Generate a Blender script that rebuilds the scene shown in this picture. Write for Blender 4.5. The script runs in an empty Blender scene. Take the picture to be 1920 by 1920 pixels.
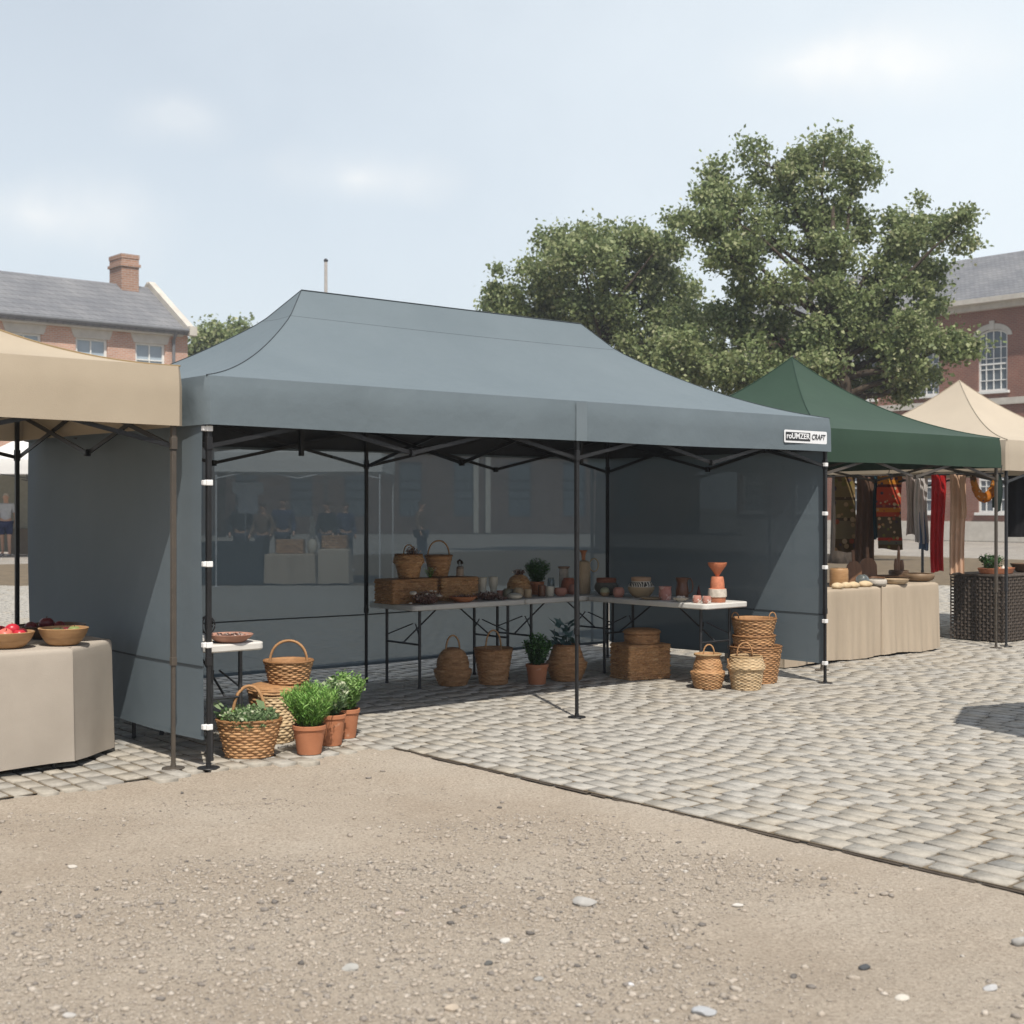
import bpy, bmesh, math, random
import numpy as np
from mathutils import Vector, Matrix
random.seed(7); RNG = np.random.default_rng(11)
SC = bpy.context.scene
COL = SC.collection
PI = math.pi
# ---------------------------------------------------------------- camera facts
F, EYE, HZ = 2560.0, 1.55, 951.0            # focal length in px of a 1920 px frame, eye height, horizon row
FLX, FLY = -1.805, 8.065                    # front left corner of the grey canopy
TX, TY = 0.7585, 0.6516                     # direction of the row of canopies
NX, NY = -0.6516, 0.7585                    # direction into the canopies
ROT = math.atan2(TY, TX)
def gp(px, py, z=0.0):
    Y = F*(EYE-z)/(py-HZ); return Vector(((px-960)*Y/F, Y, z))
def ap(px, py, Y):
    return Vector(((px-960)*Y/F, Y, EYE+(HZ-py)*Y/F))
def W(t, n, z=0.0):
    return Vector((FLX+TX*t+NX*n, FLY+TY*t+NY*n, z))
def t_at(px, n):                            # t of the point on the line n = const seen at column px
    k = (px-960)/F; x0 = FLX+NX*n; y0 = FLY+NY*n
    return (k*y0-x0)/(TX-k*TY)
def n_at(px, t):
    k = (px-960)/F; x0 = FLX+TX*t; y0 = FLY+TY*t
    return (k*y0-x0)/(NX-k*NY)
# ---------------------------------------------------------------- object helpers
def link(o, parent=None):
    COL.objects.link(o)
    if parent is not None: o.parent = parent
    return o
def tag(o, label=None, cat=None, group=None, kind=None):
    if label: o['label'] = label
    if cat: o['category'] = cat
    if group: o['group'] = group
    if kind: o['kind'] = kind
    return o
def thing(name, label, cat, loc=(0,0,0), rz=0.0, group=None):
    o = bpy.data.objects.new(name, None); o.empty_display_size = .1
    o.location = loc; o.rotation_euler = (0,0,rz)
    link(o); return tag(o, label, cat, group)
class MB:
    def __init__(s): s.v = []; s.f = []; s.a = None
    def add(s, v, f):
        b = len(s.v); s.v.extend([tuple(p) for p in v]); s.f.extend([tuple(i+b for i in q) for q in f]); return s
    def box(s, c, size, rz=0.0, M=None):
        x,y,z = [q/2 for q in size]
        vs = [Vector((sx*x,sy*y,sz*z)) for sz in (-1,1) for sy in (-1,1) for sx in (-1,1)]
        R = M or Matrix.Rotation(rz,3,'Z')
        vs = [R@p+Vector(c) for p in vs]
        return s.add(vs, [(0,2,3,1),(4,5,7,6),(0,1,5,4),(2,6,7,3),(0,4,6,2),(1,3,7,5)])
    def bar(s, p0, p1, w, h=None):              # rectangular tube between two points
        p0 = Vector(p0); p1 = Vector(p1); d = p1-p0; L = d.length; d.normalize(); h = h or w
        up = Vector((0,0,1)) if abs(d.z) < .95 else Vector((0,1,0))
        a = d.cross(up).normalized(); b = a.cross(d)
        M = Matrix((d,a,b)).transposed()
        return s.box((p0+p1)/2, (L,w,h), M=M)
    def tube(s, pts, r, n=8, cap=True, twist=0.0, bump=0.0):
        pts = [Vector(p) for p in pts]; m = len(pts)
        rs = r if isinstance(r,(list,tuple)) else [r]*m
        vs = []; prev = None
        for i,p in enumerate(pts):
            d = (pts[min(i+1,m-1)]-pts[max(i-1,0)]).normalized()
            if prev is None:
                up = Vector((0,0,1)) if abs(d.z)<.9 else Vector((1,0,0)); a = d.cross(up).normalized()
            else:
                a = (prev-d*prev.dot(d)).normalized()
            prev = a; b = d.cross(a)
            for k in range(n):
                th = 2*PI*k/n+twist*i
                rr = rs[i]*(1+bump*math.cos(3*(2*PI*k/n)+0.9*i))
                vs.append(p+(a*math.cos(th)+b*math.sin(th))*rr)
        fs = [(i*n+k, i*n+(k+1)%n, (i+1)*n+(k+1)%n, (i+1)*n+k) for i in range(m-1) for k in range(n)]
        if cap: fs += [tuple(range(n-1,-1,-1)), tuple(range((m-1)*n, m*n))]
        return s.add(vs, fs)
    def lathe(s, prof, n=28, ox=1.0, oy=1.0, c=(0,0,0), jit=0.0):
        vs = []; m = len(prof)
        for i,(r,z) in enumerate(prof):
            for k in range(n):
                th = 2*PI*k/n; rr = max(r,1e-4)*(1+jit*math.sin(3*th+i*.4))
                vs.append((c[0]+rr*ox*math.cos(th), c[1]+rr*oy*math.sin(th), c[2]+z))
        fs = [(i*n+k, i*n+(k+1)%n, (i+1)*n+(k+1)%n, (i+1)*n+k) for i in range(m-1) for k in range(n)]
        fs += [tuple(range(n-1,-1,-1)), tuple(range((m-1)*n, m*n))]
        return s.add(vs, fs)
    def grid(s, fn, nu, nv):
        vs = [fn(i/nu, j/nv) for j in range(nv+1) for i in range(nu+1)]
        fs = [(j*(nu+1)+i, j*(nu+1)+i+1, (j+1)*(nu+1)+i+1, (j+1)*(nu+1)+i) for j in range(nv) for i in range(nu)]
        return s.add(vs, fs)
    def prism(s, poly, z0, z1):
        n = len(poly)
        vs = [(x,y,z0) for x,y in poly]+[(x,y,z1) for x,y in poly]
        fs = [tuple(range(n-1,-1,-1)), tuple(range(n,2*n))]+[(i,(i+1)%n,n+(i+1)%n,n+i) for i in range(n)]
        return s.add(vs, fs)
    def build(s, name, mat, parent=None, smooth=False, bevel=0.0, angle=None):
        me = bpy.data.meshes.new(name); me.from_pydata([tuple(p) for p in s.v], [], s.f); me.validate()
        if mat: me.materials.append(mat)
        o = link(bpy.data.objects.new(name, me), parent)
        if smooth:
            me.polygons.foreach_set('use_smooth', [True]*len(me.polygons))
            if angle: 
                me.set_sharp_from_angle(angle=math.radians(angle))
        if bevel:
            b = o.modifiers.new('bevel','BEVEL'); b.width = bevel; b.segments = 2; b.limit_method = 'ANGLE'
        return o
def np_mesh(name, V, Fq, mat, parent=None, smooth=False, attr=None):
    """V (n,3), Fq (m,k) index array with constant k"""
    me = bpy.data.meshes.new(name); V = np.asarray(V,dtype=np.float32); Fq = np.asarray(Fq,dtype=np.int32)
    m,k = Fq.shape
    me.vertices.add(len(V)); me.vertices.foreach_set('co', V.ravel())
    me.loops.add(m*k); me.loops.foreach_set('vertex_index', Fq.ravel())
    me.polygons.add(m); me.polygons.foreach_set('loop_start', np.arange(0,m*k,k,dtype=np.int32))
    me.polygons.foreach_set('loop_total', np.full(m,k,dtype=np.int32))
    if smooth: me.polygons.foreach_set('use_smooth', np.ones(m,dtype=bool))
    me.update(calc_edges=True)
    if attr is not None:
        at = me.attributes.new('rnd','FLOAT','FACE'); at.data.foreach_set('value', np.asarray(attr,dtype=np.float32))
    if mat: me.materials.append(mat)
    return link(bpy.data.objects.new(name, me), parent)
# ---------------------------------------------------------------- materials
class NT:
    def __init__(s, name):
        s.m = bpy.data.materials.new(name); s.m.use_nodes = True; s.t = s.m.node_tree; s.t.nodes.clear()
        s.out = s.n('ShaderNodeOutputMaterial')
    def n(s, typ, **kw):
        nd = s.t.nodes.new(typ)
        for k,v in kw.items():
            if k.startswith('i_'): nd.inputs[k[2:].replace('_',' ')].default_value = v
            else: setattr(nd,k,v)
        return nd
    def l(s, a, b): s.t.links.new(a,b)
def c4(c): return (c[0],c[1],c[2],1.0)
def ramp(nt, fac, stops, interp='LINEAR'):
    r = nt.n('ShaderNodeValToRGB'); e = r.color_ramp; e.interpolation = interp
    while len(e.elements) < len(stops): e.elements.new(.5)
    for el,(p,c) in zip(e.elements, stops): el.position = p; el.color = c4(c)
    nt.l(fac, r.inputs[0]); return r.outputs[0]
def coord(nt, scale=(1,1,1), rot=0.0, kind='Object'):
    tc = nt.n('ShaderNodeTexCoord'); mp = nt.n('ShaderNodeMapping')
    mp.inputs['Scale'].default_value = scale; mp.inputs['Rotation'].default_value = (0,0,rot)
    nt.l(tc.outputs[kind], mp.inputs['Vector']); return mp.outputs[0]
def pm(name, c1, c2=None, scale=8.0, rough=.75, bump=.15, bscale=None, stretch=(1,1,1), spec=.3, trans=0.0, metal=0.0, transl=0.0, dist=.01, detail=5, spots=None, back=None):
    """surface whose colour wanders between two tones, with a fine bump"""
    nt = NT(name); c2 = c2 or tuple(x*.8 for x in c1)
    p = nt.n('ShaderNodeBsdfPrincipled', i_Roughness=rough, i_Metallic=metal)
    p.inputs['Specular IOR Level'].default_value = spec
    v = coord(nt, stretch)
    no = nt.n('ShaderNodeTexNoise', i_Scale=scale, i_Detail=detail, i_Roughness=.6); nt.l(v, no.inputs['Vector'])
    col = ramp(nt, no.outputs[0], [(.32,c1),(.68,c2)])
    if spots:
        n3 = nt.n('ShaderNodeTexNoise', i_Scale=spots[1], i_Detail=2.0); nt.l(v, n3.inputs['Vector'])
        mk = ramp(nt, n3.outputs[0], [(spots[2],(0,0,0)),(spots[2]+.08,(1,1,1))])
        mx = nt.n('ShaderNodeMix', data_type='RGBA'); nt.l(mk, mx.inputs[0]); nt.l(col, mx.inputs[6]); mx.inputs[7].default_value = c4(spots[0]); col = mx.outputs[2]
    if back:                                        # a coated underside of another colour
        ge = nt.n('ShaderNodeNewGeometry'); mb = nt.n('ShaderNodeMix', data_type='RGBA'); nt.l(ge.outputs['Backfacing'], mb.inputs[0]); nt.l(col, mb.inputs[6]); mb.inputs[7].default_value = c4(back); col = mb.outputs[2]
    nt.l(col, p.inputs['Base Color'])
    if bump:
        n2 = nt.n('ShaderNodeTexNoise', i_Scale=bscale or scale*6, i_Detail=4.0); nt.l(v, n2.inputs['Vector'])
        b = nt.n('ShaderNodeBump', i_Strength=bump, i_Distance=dist); nt.l(n2.outputs[0], b.inputs['Height']); nt.l(b.outputs[0], p.inputs['Normal'])
    sh = p.outputs[0]
    if transl:
        tr = nt.n('ShaderNodeBsdfTranslucent'); nt.l(col, tr.inputs[0])
        mx = nt.n('ShaderNodeMixShader', i_Fac=transl); nt.l(sh, mx.inputs[1]); nt.l(tr.outputs[0], mx.inputs[2]); sh = mx.outputs[0]
    if trans:
        tr = nt.n('ShaderNodeBsdfTransparent', i_Color=(.86,.98,1.06,1))
        mx = nt.n('ShaderNodeMixShader', i_Fac=trans); nt.l(sh, mx.inputs[1]); nt.l(tr.outputs[0], mx.inputs[2]); sh = mx.outputs[0]
    nt.l(sh, nt.out.inputs[0]); return nt.m
def attr_mat(name, stops, rough=.85, bump=.2, bscale=60, transl=0.0, nscale=12, namp=.35, spec=.25, interp='LINEAR', dist=.004):
    """colour picked per piece from the 'rnd' face attribute, plus a little noise"""
    nt = NT(name); p = nt.n('ShaderNodeBsdfPrincipled', i_Roughness=rough); p.inputs['Specular IOR Level'].default_value = spec
    at = nt.n('ShaderNodeAttribute', attribute_name='rnd'); v = coord(nt)
    col = ramp(nt, at.outputs['Fac'], stops, interp)
    no = nt.n('ShaderNodeTexNoise', i_Scale=nscale, i_Detail=5.0, i_Roughness=.65); nt.l(v, no.inputs['Vector'])
    g = ramp(nt, no.outputs[0], [(.3,(1-namp,)*3),(.7,(1+namp*.4,)*3)])
    mx = nt.n('ShaderNodeMix', data_type='RGBA', blend_type='MULTIPLY'); mx.inputs[0].default_value = 1
    nt.l(col, mx.inputs[6]); nt.l(g, mx.inputs[7]); nt.l(mx.outputs[2], p.inputs['Base Color'])
    if bump:
        n2 = nt.n('ShaderNodeTexNoise', i_Scale=bscale, i_Detail=4.0); nt.l(v, n2.inputs['Vector'])
        b = nt.n('ShaderNodeBump', i_Strength=bump, i_Distance=dist); nt.l(n2.outputs[0], b.inputs['Height']); nt.l(b.outputs[0], p.inputs['Normal'])
    sh = p.outputs[0]
    if transl:
        tr = nt.n('ShaderNodeBsdfTranslucent'); nt.l(mx.outputs[2], tr.inputs[0])
        ms = nt.n('ShaderNodeMixShader', i_Fac=transl); nt.l(sh, ms.inputs[1]); nt.l(tr.outputs[0], ms.inputs[2]); sh = ms.outputs[0]
    nt.l(sh, nt.out.inputs[0]); return nt.m
def band_mat(name, H, stops, rough=.6, bump=.12, spec=.3, wob=.15, speck=0.12):
    """glaze or dye in bands over the height H of the piece"""
    nt = NT(name); p = nt.n('ShaderNodeBsdfPrincipled', i_Roughness=rough); p.inputs['Specular IOR Level'].default_value = spec
    tc = nt.n('ShaderNodeTexCoord'); sx = nt.n('ShaderNodeSeparateXYZ'); nt.l(tc.outputs['Object'], sx.inputs[0])
    no = nt.n('ShaderNodeTexNoise', i_Scale=.9/H, i_Detail=3.0); nt.l(tc.outputs['Object'], no.inputs['Vector'])
    mm = nt.n('ShaderNodeMath', operation='MULTIPLY_ADD'); nt.l(no.outputs[0], mm.inputs[0]); mm.inputs[1].default_value = wob*.1*H
    nt.l(sx.outputs[2], mm.inputs[2])
    dv = nt.n('ShaderNodeMath', operation='DIVIDE'); nt.l(mm.outputs[0], dv.inputs[0]); dv.inputs[1].default_value = H
    col = ramp(nt, dv.outputs[0], stops, 'CONSTANT')
    n2 = nt.n('ShaderNodeTexNoise', i_Scale=7/H, i_Detail=6.0); nt.l(tc.outputs['Object'], n2.inputs['Vector'])
    g = ramp(nt, n2.outputs[0], [(.3,(1-speck*2,)*3),(.7,(1+speck,)*3)])
    mx = nt.n('ShaderNodeMix', data_type='RGBA', blend_type='MULTIPLY'); mx.inputs[0].default_value = 1
    nt.l(col, mx.inputs[6]); nt.l(g, mx.inputs[7]); nt.l(mx.outputs[2], p.inputs['Base Color'])
    b = nt.n('ShaderNodeBump', i_Strength=bump, i_Distance=.004); nt.l(n2.outputs[0], b.inputs['Height']); nt.l(b.outputs[0], p.inputs['Normal'])
    nt.l(p.outputs[0], nt.out.inputs[0]); return nt.m
def brick_mat(name, c1, c2, mortar, bw=.22, bh=.075, msize=.012, rot=None, rough=.85, bump=.3, tint=None, axis='XZ'):
    nt = NT(name); p = nt.n('ShaderNodeBsdfPrincipled', i_Roughness=rough); p.inputs['Specular IOR Level'].default_value = .2
    tc = nt.n('ShaderNodeTexCoord'); sx = nt.n('ShaderNodeSeparateXYZ'); nt.l(tc.outputs['Object'], sx.inputs[0])
    ad = nt.n('ShaderNodeMath', operation='ADD'); cb = nt.n('ShaderNodeCombineXYZ')
    if axis == 'XZ':
        nt.l(sx.outputs[0], ad.inputs[0]); nt.l(sx.outputs[1], ad.inputs[1]); nt.l(ad.outputs[0], cb.inputs[0]); nt.l(sx.outputs[2], cb.inputs[1])
    else:
        nt.l(sx.outputs[0], cb.inputs[0]); nt.l(sx.outputs[1], cb.inputs[1])
    br = nt.n('ShaderNodeTexBrick', i_Scale=1.0, i_Mortar_Size=msize, i_Mortar_Smooth=.15, i_Bias=0.0, i_Brick_Width=bw, i_Row_Height=bh)
    br.inputs['Color1'].default_value = c4(c1); br.inputs['Color2'].default_value = c4(c2); br.inputs['Mortar'].default_value = c4(mortar)
    nt.l(cb.outputs[0], br.inputs['Vector'])
    no = nt.n('ShaderNodeTexNoise', i_Scale=.55, i_Detail=8.0, i_Roughness=.7); nt.l(tc.outputs['Object'], no.inputs['Vector'])
    g = ramp(nt, no.outputs[0], [(.3,(.72,.72,.74)),(.7,(1.15,1.12,1.08))])
    mx = nt.n('ShaderNodeMix', data_type='RGBA', blend_type='MULTIPLY'); mx.inputs[0].default_value = 1
    nt.l(br.outputs[0], mx.inputs[6]); nt.l(g, mx.inputs[7]); nt.l(mx.outputs[2], p.inputs['Base Color'])
    b = nt.n('ShaderNodeBump', i_Strength=bump, i_Distance=.01, invert=True); nt.l(br.outputs['Fac'], b.inputs['Height']); nt.l(b.outputs[0], p.inputs['Normal'])
    nt.l(p.outputs[0], nt.out.inputs[0]); return nt.m

M = {}
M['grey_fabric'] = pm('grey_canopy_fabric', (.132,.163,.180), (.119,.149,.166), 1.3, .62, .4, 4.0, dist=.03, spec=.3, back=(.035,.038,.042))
M['grey_wall'] = pm('grey_wall_fabric', (.137,.170,.192), (.122,.155,.177), 1.1, .6, .2, 3.5, dist=.03, spec=.3, trans=.115, transl=.42)
M['grey_wall_dense'] = pm('grey_end_wall_fabric', (.137,.170,.192), (.122,.155,.177), 1.1, .6, .2, 3.5, dist=.03, spec=.3, trans=.018, transl=.20)
M['grey_wall_solid'] = pm('grey_side_fabric', (.137,.170,.192), (.122,.155,.177), 1.1, .6, .2, 3.5, dist=.03, spec=.3, transl=.04)
M['grey_patch'] = pm('grey_reinforcement', (.152,.184,.202), (.141,.172,.190), 2, .6, .1)
M['seam'] = pm('dark_seam', (.05,.06,.068), (.04,.05,.055), 10, .8, 0)
M['seam_soft'] = pm('seam_thread', (.10,.125,.14), (.09,.112,.125), 10, .8, 0)
M['beige_fabric'] = pm('beige_canopy_fabric', (.46,.39,.295), (.41,.345,.26), 1.6, .85, .35, 160, dist=.004, spec=.15, transl=.10)
M['cream_fabric'] = pm('cream_canopy_fabric', (.51,.44,.345), (.465,.40,.315), 1.6, .85, .25, 160, dist=.004, spec=.15, transl=.12)
M['green_fabric'] = pm('green_canopy_fabric', (.028,.058,.036), (.023,.048,.030), 1.4, .65, .2, 6, dist=.015, spec=.3, transl=.04)
M['white_fabric'] = pm('white_canopy_fabric', (.78,.77,.74), (.72,.71,.69), 1.4, .7, .2, 6, dist=.015, transl=.15)
M['black_metal'] = pm('black_powder_coat', (.012,.012,.013), (.018,.018,.019), 14, .42, .05, spec=.4)
M['bronze_metal'] = pm('bronze_powder_coat', (.085,.07,.055), (.065,.055,.045), 10, .45, .06, spec=.45)
M['grey_metal'] = pm('dark_grey_steel', (.05,.052,.055), (.035,.036,.04), 16, .4, .06, spec=.45, metal=.4)
M['white_strap'] = pm('white_strap', (.80,.80,.79), (.74,.74,.73), 30, .7, .2)
M['white_plastic'] = pm('white_plastic_top', (.62,.60,.56), (.55,.53,.49), 6, .5, .15, 90, dist=.003, spec=.4, spots=((.38,.35,.30),9,.70))
M['linen'] = pm('pale_linen', (.42,.372,.315), (.365,.322,.272), 2.5, .9, .5, 220, dist=.004, spec=.1)
M['linen_tan'] = pm('tan_linen', (.44,.365,.278), (.36,.297,.225), 5, .9, .5, 200, stretch=(1,1,.12), dist=.004, spec=.1)
M['wicker'] = attr_mat('wicker_strands', ((0,(.28,.14,.06)),(.3,(.40,.215,.098)),(.7,(.50,.285,.135)),(1,(.58,.37,.195))), rough=.62, bump=.3, bscale=170, nscale=30, namp=.25, spec=.3, dist=.003)
M['wicker_red'] = attr_mat('wicker_red_strands', ((0,(.25,.125,.055)),(.3,(.36,.19,.085)),(.7,(.45,.25,.12)),(1,(.52,.315,.165))), rough=.62, bump=.3, bscale=170, nscale=30, namp=.25, spec=.3, dist=.003)
M['wicker_pale'] = attr_mat('wicker_pale_strands', ((0,(.40,.27,.14)),(.3,(.52,.37,.21)),(.7,(.60,.45,.27)),(1,(.68,.54,.35))), rough=.62, bump=.3, bscale=170, nscale=30, namp=.25, spec=.3, dist=.003)
M['wicker_dark'] = pm('dark_brown_wicker', (.105,.085,.07), (.06,.048,.04), 22, .6, .3, 150, dist=.003, spec=.3)
M['rope'] = pm('tan_handle', (.44,.25,.12), (.34,.18,.08), 40, .65, .3, 160, dist=.002)
M['terracotta'] = pm('terracotta', (.44,.185,.095), (.375,.15,.075), 9, .8, .25, 70, dist=.003, spec=.2, spots=((.52,.30,.20),14,.66))
M['soil'] = pm('potting_soil', (.035,.024,.016), (.02,.014,.01), 60, .95, .6, 90)
M['wood_bowl'] = pm('turned_wood', (.42,.25,.12), (.31,.17,.075), 9, .55, .2, 60, stretch=(1,1,5), dist=.002, spec=.35)
M['wood_dark'] = pm('dark_wood', (.13,.075,.04), (.075,.042,.024), 12, .55, .2, 60, stretch=(1,1,4), spec=.35)
M['bark'] = pm('tree_bark', (.10,.078,.058), (.05,.04,.032), 5, .95, .8, 14, stretch=(1,1,.3), dist=.05, spec=.1)
M['glass'] = pm('window_glass', (.12,.145,.165), (.09,.11,.13), .8, .08, 0, spec=.7)
M['pale_glass'] = pm('pale_window_glass', (.36,.42,.47), (.30,.36,.41), .6, .12, 0, spec=.6)
M['white_paint'] = pm('white_painted_wood', (.74,.74,.71), (.66,.66,.63), 4, .55, .1)
M['stone_trim'] = pm('pale_stone_trim', (.56,.53,.47), (.46,.43,.38), 3, .85, .3, 20)
M['skin'] = pm('skin', (.50,.31,.22), (.44,.26,.18), 8, .55, .05)
# ---------------------------------------------------------------- canopies
def f_long(v):
    if v <= .86:
        x = v/.86; return .72*(.4*x+.6*x*x)
    return .72+.28*(v-.86)/.14
def f_peak(v): return .35*v+.65*v**2.3
def f_low(v): return .15*v+.85*v**2.1
def make_canopy(name, label, loc, rz, w, d, ez, vz, pz, r0, r1, fab, metal, f, group=None, seams=None, sag=.03, rows=24, valance_rows=6, front_posts=(), back_posts=(), skip_posts=(), pole_w=.029, seed=1, foot=.068, yard=True):
    """w x d canopy, eaves at ez, valance hanging to vz, ridge from r0 to r1 (x) at pz"""
    rg = random.Random(seed)
    T = thing(name, label, 'canopy', loc, rz, group)
    y0 = d/2
    def hgt(v, u): return ez+(pz-ez)*f(v)-sag*math.sin(PI*u)*math.sin(PI*min(1,v*1.05))*.8
    corner = [(0,0),(w,0),(w,d),(0,d)]; top = [(r0,y0),(r1,y0),(r1,y0),(r0,y0)]
    rf = MB()
    for k in range(4):
        a, b = corner[k], corner[(k+1)%4]; ta, tb = top[k], top[(k+1)%4]
        def fn(u, v, a=a, b=b, ta=ta, tb=tb):
            ax = a[0]+(ta[0]-a[0])*v; ay = a[1]+(ta[1]-a[1])*v; bx = b[0]+(tb[0]-b[0])*v; by = b[1]+(tb[1]-b[1])*v
            return (ax+(bx-ax)*u, ay+(by-ay)*u, hgt(v,u))
        rf.grid(fn, 24, rows)
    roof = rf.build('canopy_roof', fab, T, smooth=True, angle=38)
    # valance: hangs from the eaves, a little outside them, with a soft shoulder
    va = MB(); per = []
    R = .035
    for k in range(4):
        a, b = corner[k], corner[(k+1)%4]; L = math.hypot(b[0]-a[0], b[1]-a[1]); dx,dy = (b[0]-a[0])/L,(b[1]-a[1])/L; nx,ny = dy,-dx
        m = max(10,int(L/.12))
        for i in range(m):
            s = R*.4+(L-R*.8)*i/(m-1); per.append((a[0]+dx*s, a[1]+dy*s, nx, ny, s))
    n = len(per); vs = []
    ph = rg.random()*6
    for j in range(valance_rows+1):
        q = j/valance_rows; z = ez-(ez-vz)*q
        off = .002+.016*min(1,q*3.0)
        for (x,y,nx,ny,s) in per:
            wv = .006*q*math.sin(s*3.1+ph)+.004*q*math.sin(s*7.3+2*ph)
            vs.append((x+nx*(off+wv), y+ny*(off+wv), z+.004*math.sin(s*2.3+ph)*q))
    fs = [(j*n+i, (j+1)*n+i, (j+1)*n+(i+1)%n, j*n+(i+1)%n) for j in range(valance_rows) for i in range(n)]
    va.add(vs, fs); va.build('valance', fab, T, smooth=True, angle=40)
    # piping along the hips, thin seams
    pp = MB()
    for k in range(4):
        pp.tube([(corner[k][0]+(top[k][0]-corner[k][0])*v, corner[k][1]+(top[k][1]-corner[k][1])*v, hgt(v,0)+.003) for v in [i/rows for i in range(rows+1)]], .006 if seams is None else .003, 5)
    if r1-r0 > .05: pp.tube([(r0,y0,pz+.003),((r0+r1)/2,y0,pz+.003),(r1,y0,pz+.003)], .005, 5)
    if seams == 'crease':
        v = .86
        for k in range(4):
            a, b = corner[k], corner[(k+1)%4]; ta, tb = top[k], top[(k+1)%4]
            pts = []
            for i in range(25):
                u = i/24; ax = a[0]+(ta[0]-a[0])*v; ay = a[1]+(ta[1]-a[1])*v; bx = b[0]+(tb[0]-b[0])*v; by = b[1]+(tb[1]-b[1])*v
                pts.append((ax+(bx-ax)*u, ay+(by-ay)*u, hgt(v,u)+.001))
            pp.tube(pts, .0042, 5)
    pp.build('seam_piping', M['seam'] if seams else pipe_mat[fab.name], T)
    # posts
    zt, zb = vz+.20, vz-.125
    posts = [(0,0),(w,0),(w,d),(0,d)]+[(x,0) for x in front_posts]+[(x,d) for x in back_posts]
    made = {}
    for i,(x,y) in enumerate(posts):
        if i in skip_posts: continue
        p = MB(); ix = .03 if x <= 0 else (w-.03 if x >= w else x); iy = .03 if y <= 0 else d-.03
        pt = MB().box((ix,iy,(zt+.62)/2), (pole_w,pole_w,zt-.62)).box((ix,iy,.32), (pole_w*.74,pole_w*.74,.64))
        po = pt.build('pole', metal, T, bevel=.003)
        MB().box((ix,iy,.635), (pole_w*1.15,pole_w*1.15,.05)).build('leg_clamp', metal, po, bevel=.003)
        MB().box((ix,iy,zb+.02),(pole_w*1.3,pole_w*1.3,.075)).build('slider', metal, po, bevel=.003)
        MB().lathe([(foot*.98,0),(foot,.003),(foot*.95,.007),(pole_w*.6,.009),(pole_w*.55,.03)], 20, c=(ix,iy,0)).build('foot_plate', metal, po, smooth=True, angle=30)
        made[(x,y)] = po
    # scissor trusses between posts on each side
    def side(a, b, nsc, off):
        a = Vector(a); b = Vector(b); tr = MB()
        for q in range(nsc):
            p = a+(b-a)*(q/nsc); r = a+(b-a)*((q+1)/nsc); e = off*.011
            hi = lambda c,k: Vector((c.x+k[0],c.y+k[1],zt)); lo = lambda c,k: Vector((c.x+k[0],c.y+k[1],zb))
            k1 = (e,e); k2 = (-e,-e)
            tr.bar(hi(p,k1), lo(r,k1), .013, .026); tr.bar(lo(p,k2), hi(r,k2), .013, .026)
            for c in (p, r):
                tr.box((c.x,c.y,zb), (.034,.034,.045)); tr.box((c.x,c.y,zt), (.034,.034,.045))
        tr.build('scissor_truss', metal, T)
    i0 = .03
    fx = [i0]+sorted(front_posts)+[w-i0]
    for a,b in zip(fx, fx[1:]):
        side((a,i0,0),(b,i0,0), 2, 1); side((a,d-i0,0),(b,d-i0,0), 2, 1)
    for x in [i0,w-i0]+list(front_posts): side((x,i0,0),(x,d-i0,0), 2, 1)
    # upper arms to the ridge and a pole holding the peak up
    up = MB()
    for x in ([w/2] if r1-r0 < .05 else [r0, r1]):
        up.bar((x,y0,zb+.02),(x,y0,pz-.02),.03)
        for c in corner:
            if abs(c[0]-x) < w*.6: up.bar((c[0]*.985+.02,c[1]*.985+.02,zt),(x,y0,zt+.30*(pz-zt)),.018,.024)
    if front_posts: up.bar((front_posts[0],i0,zt-.01),(front_posts[0],y0,zt+.02),.018,.024); up.bar((front_posts[0],d-i0,zt-.01),(front_posts[0],y0,zt+.02),.018,.024)
    up.build('peak_support', metal, T)
    return T, made
pipe_mat = {'beige_canopy_fabric': pm('beige_piping',(.30,.22,.12),(.26,.19,.10),9,.8,0), 'cream_canopy_fabric': pm('cream_piping',(.36,.31,.24),(.33,.28,.21),9,.8,0),
            'green_canopy_fabric': pm('green_piping',(.022,.05,.034),(.02,.044,.03),9,.8,0), 'white_canopy_fabric': pm('white_piping',(.6,.6,.58),(.55,.55,.53),9,.8,0), 'grey_canopy_fabric': M['seam_soft']}

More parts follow.
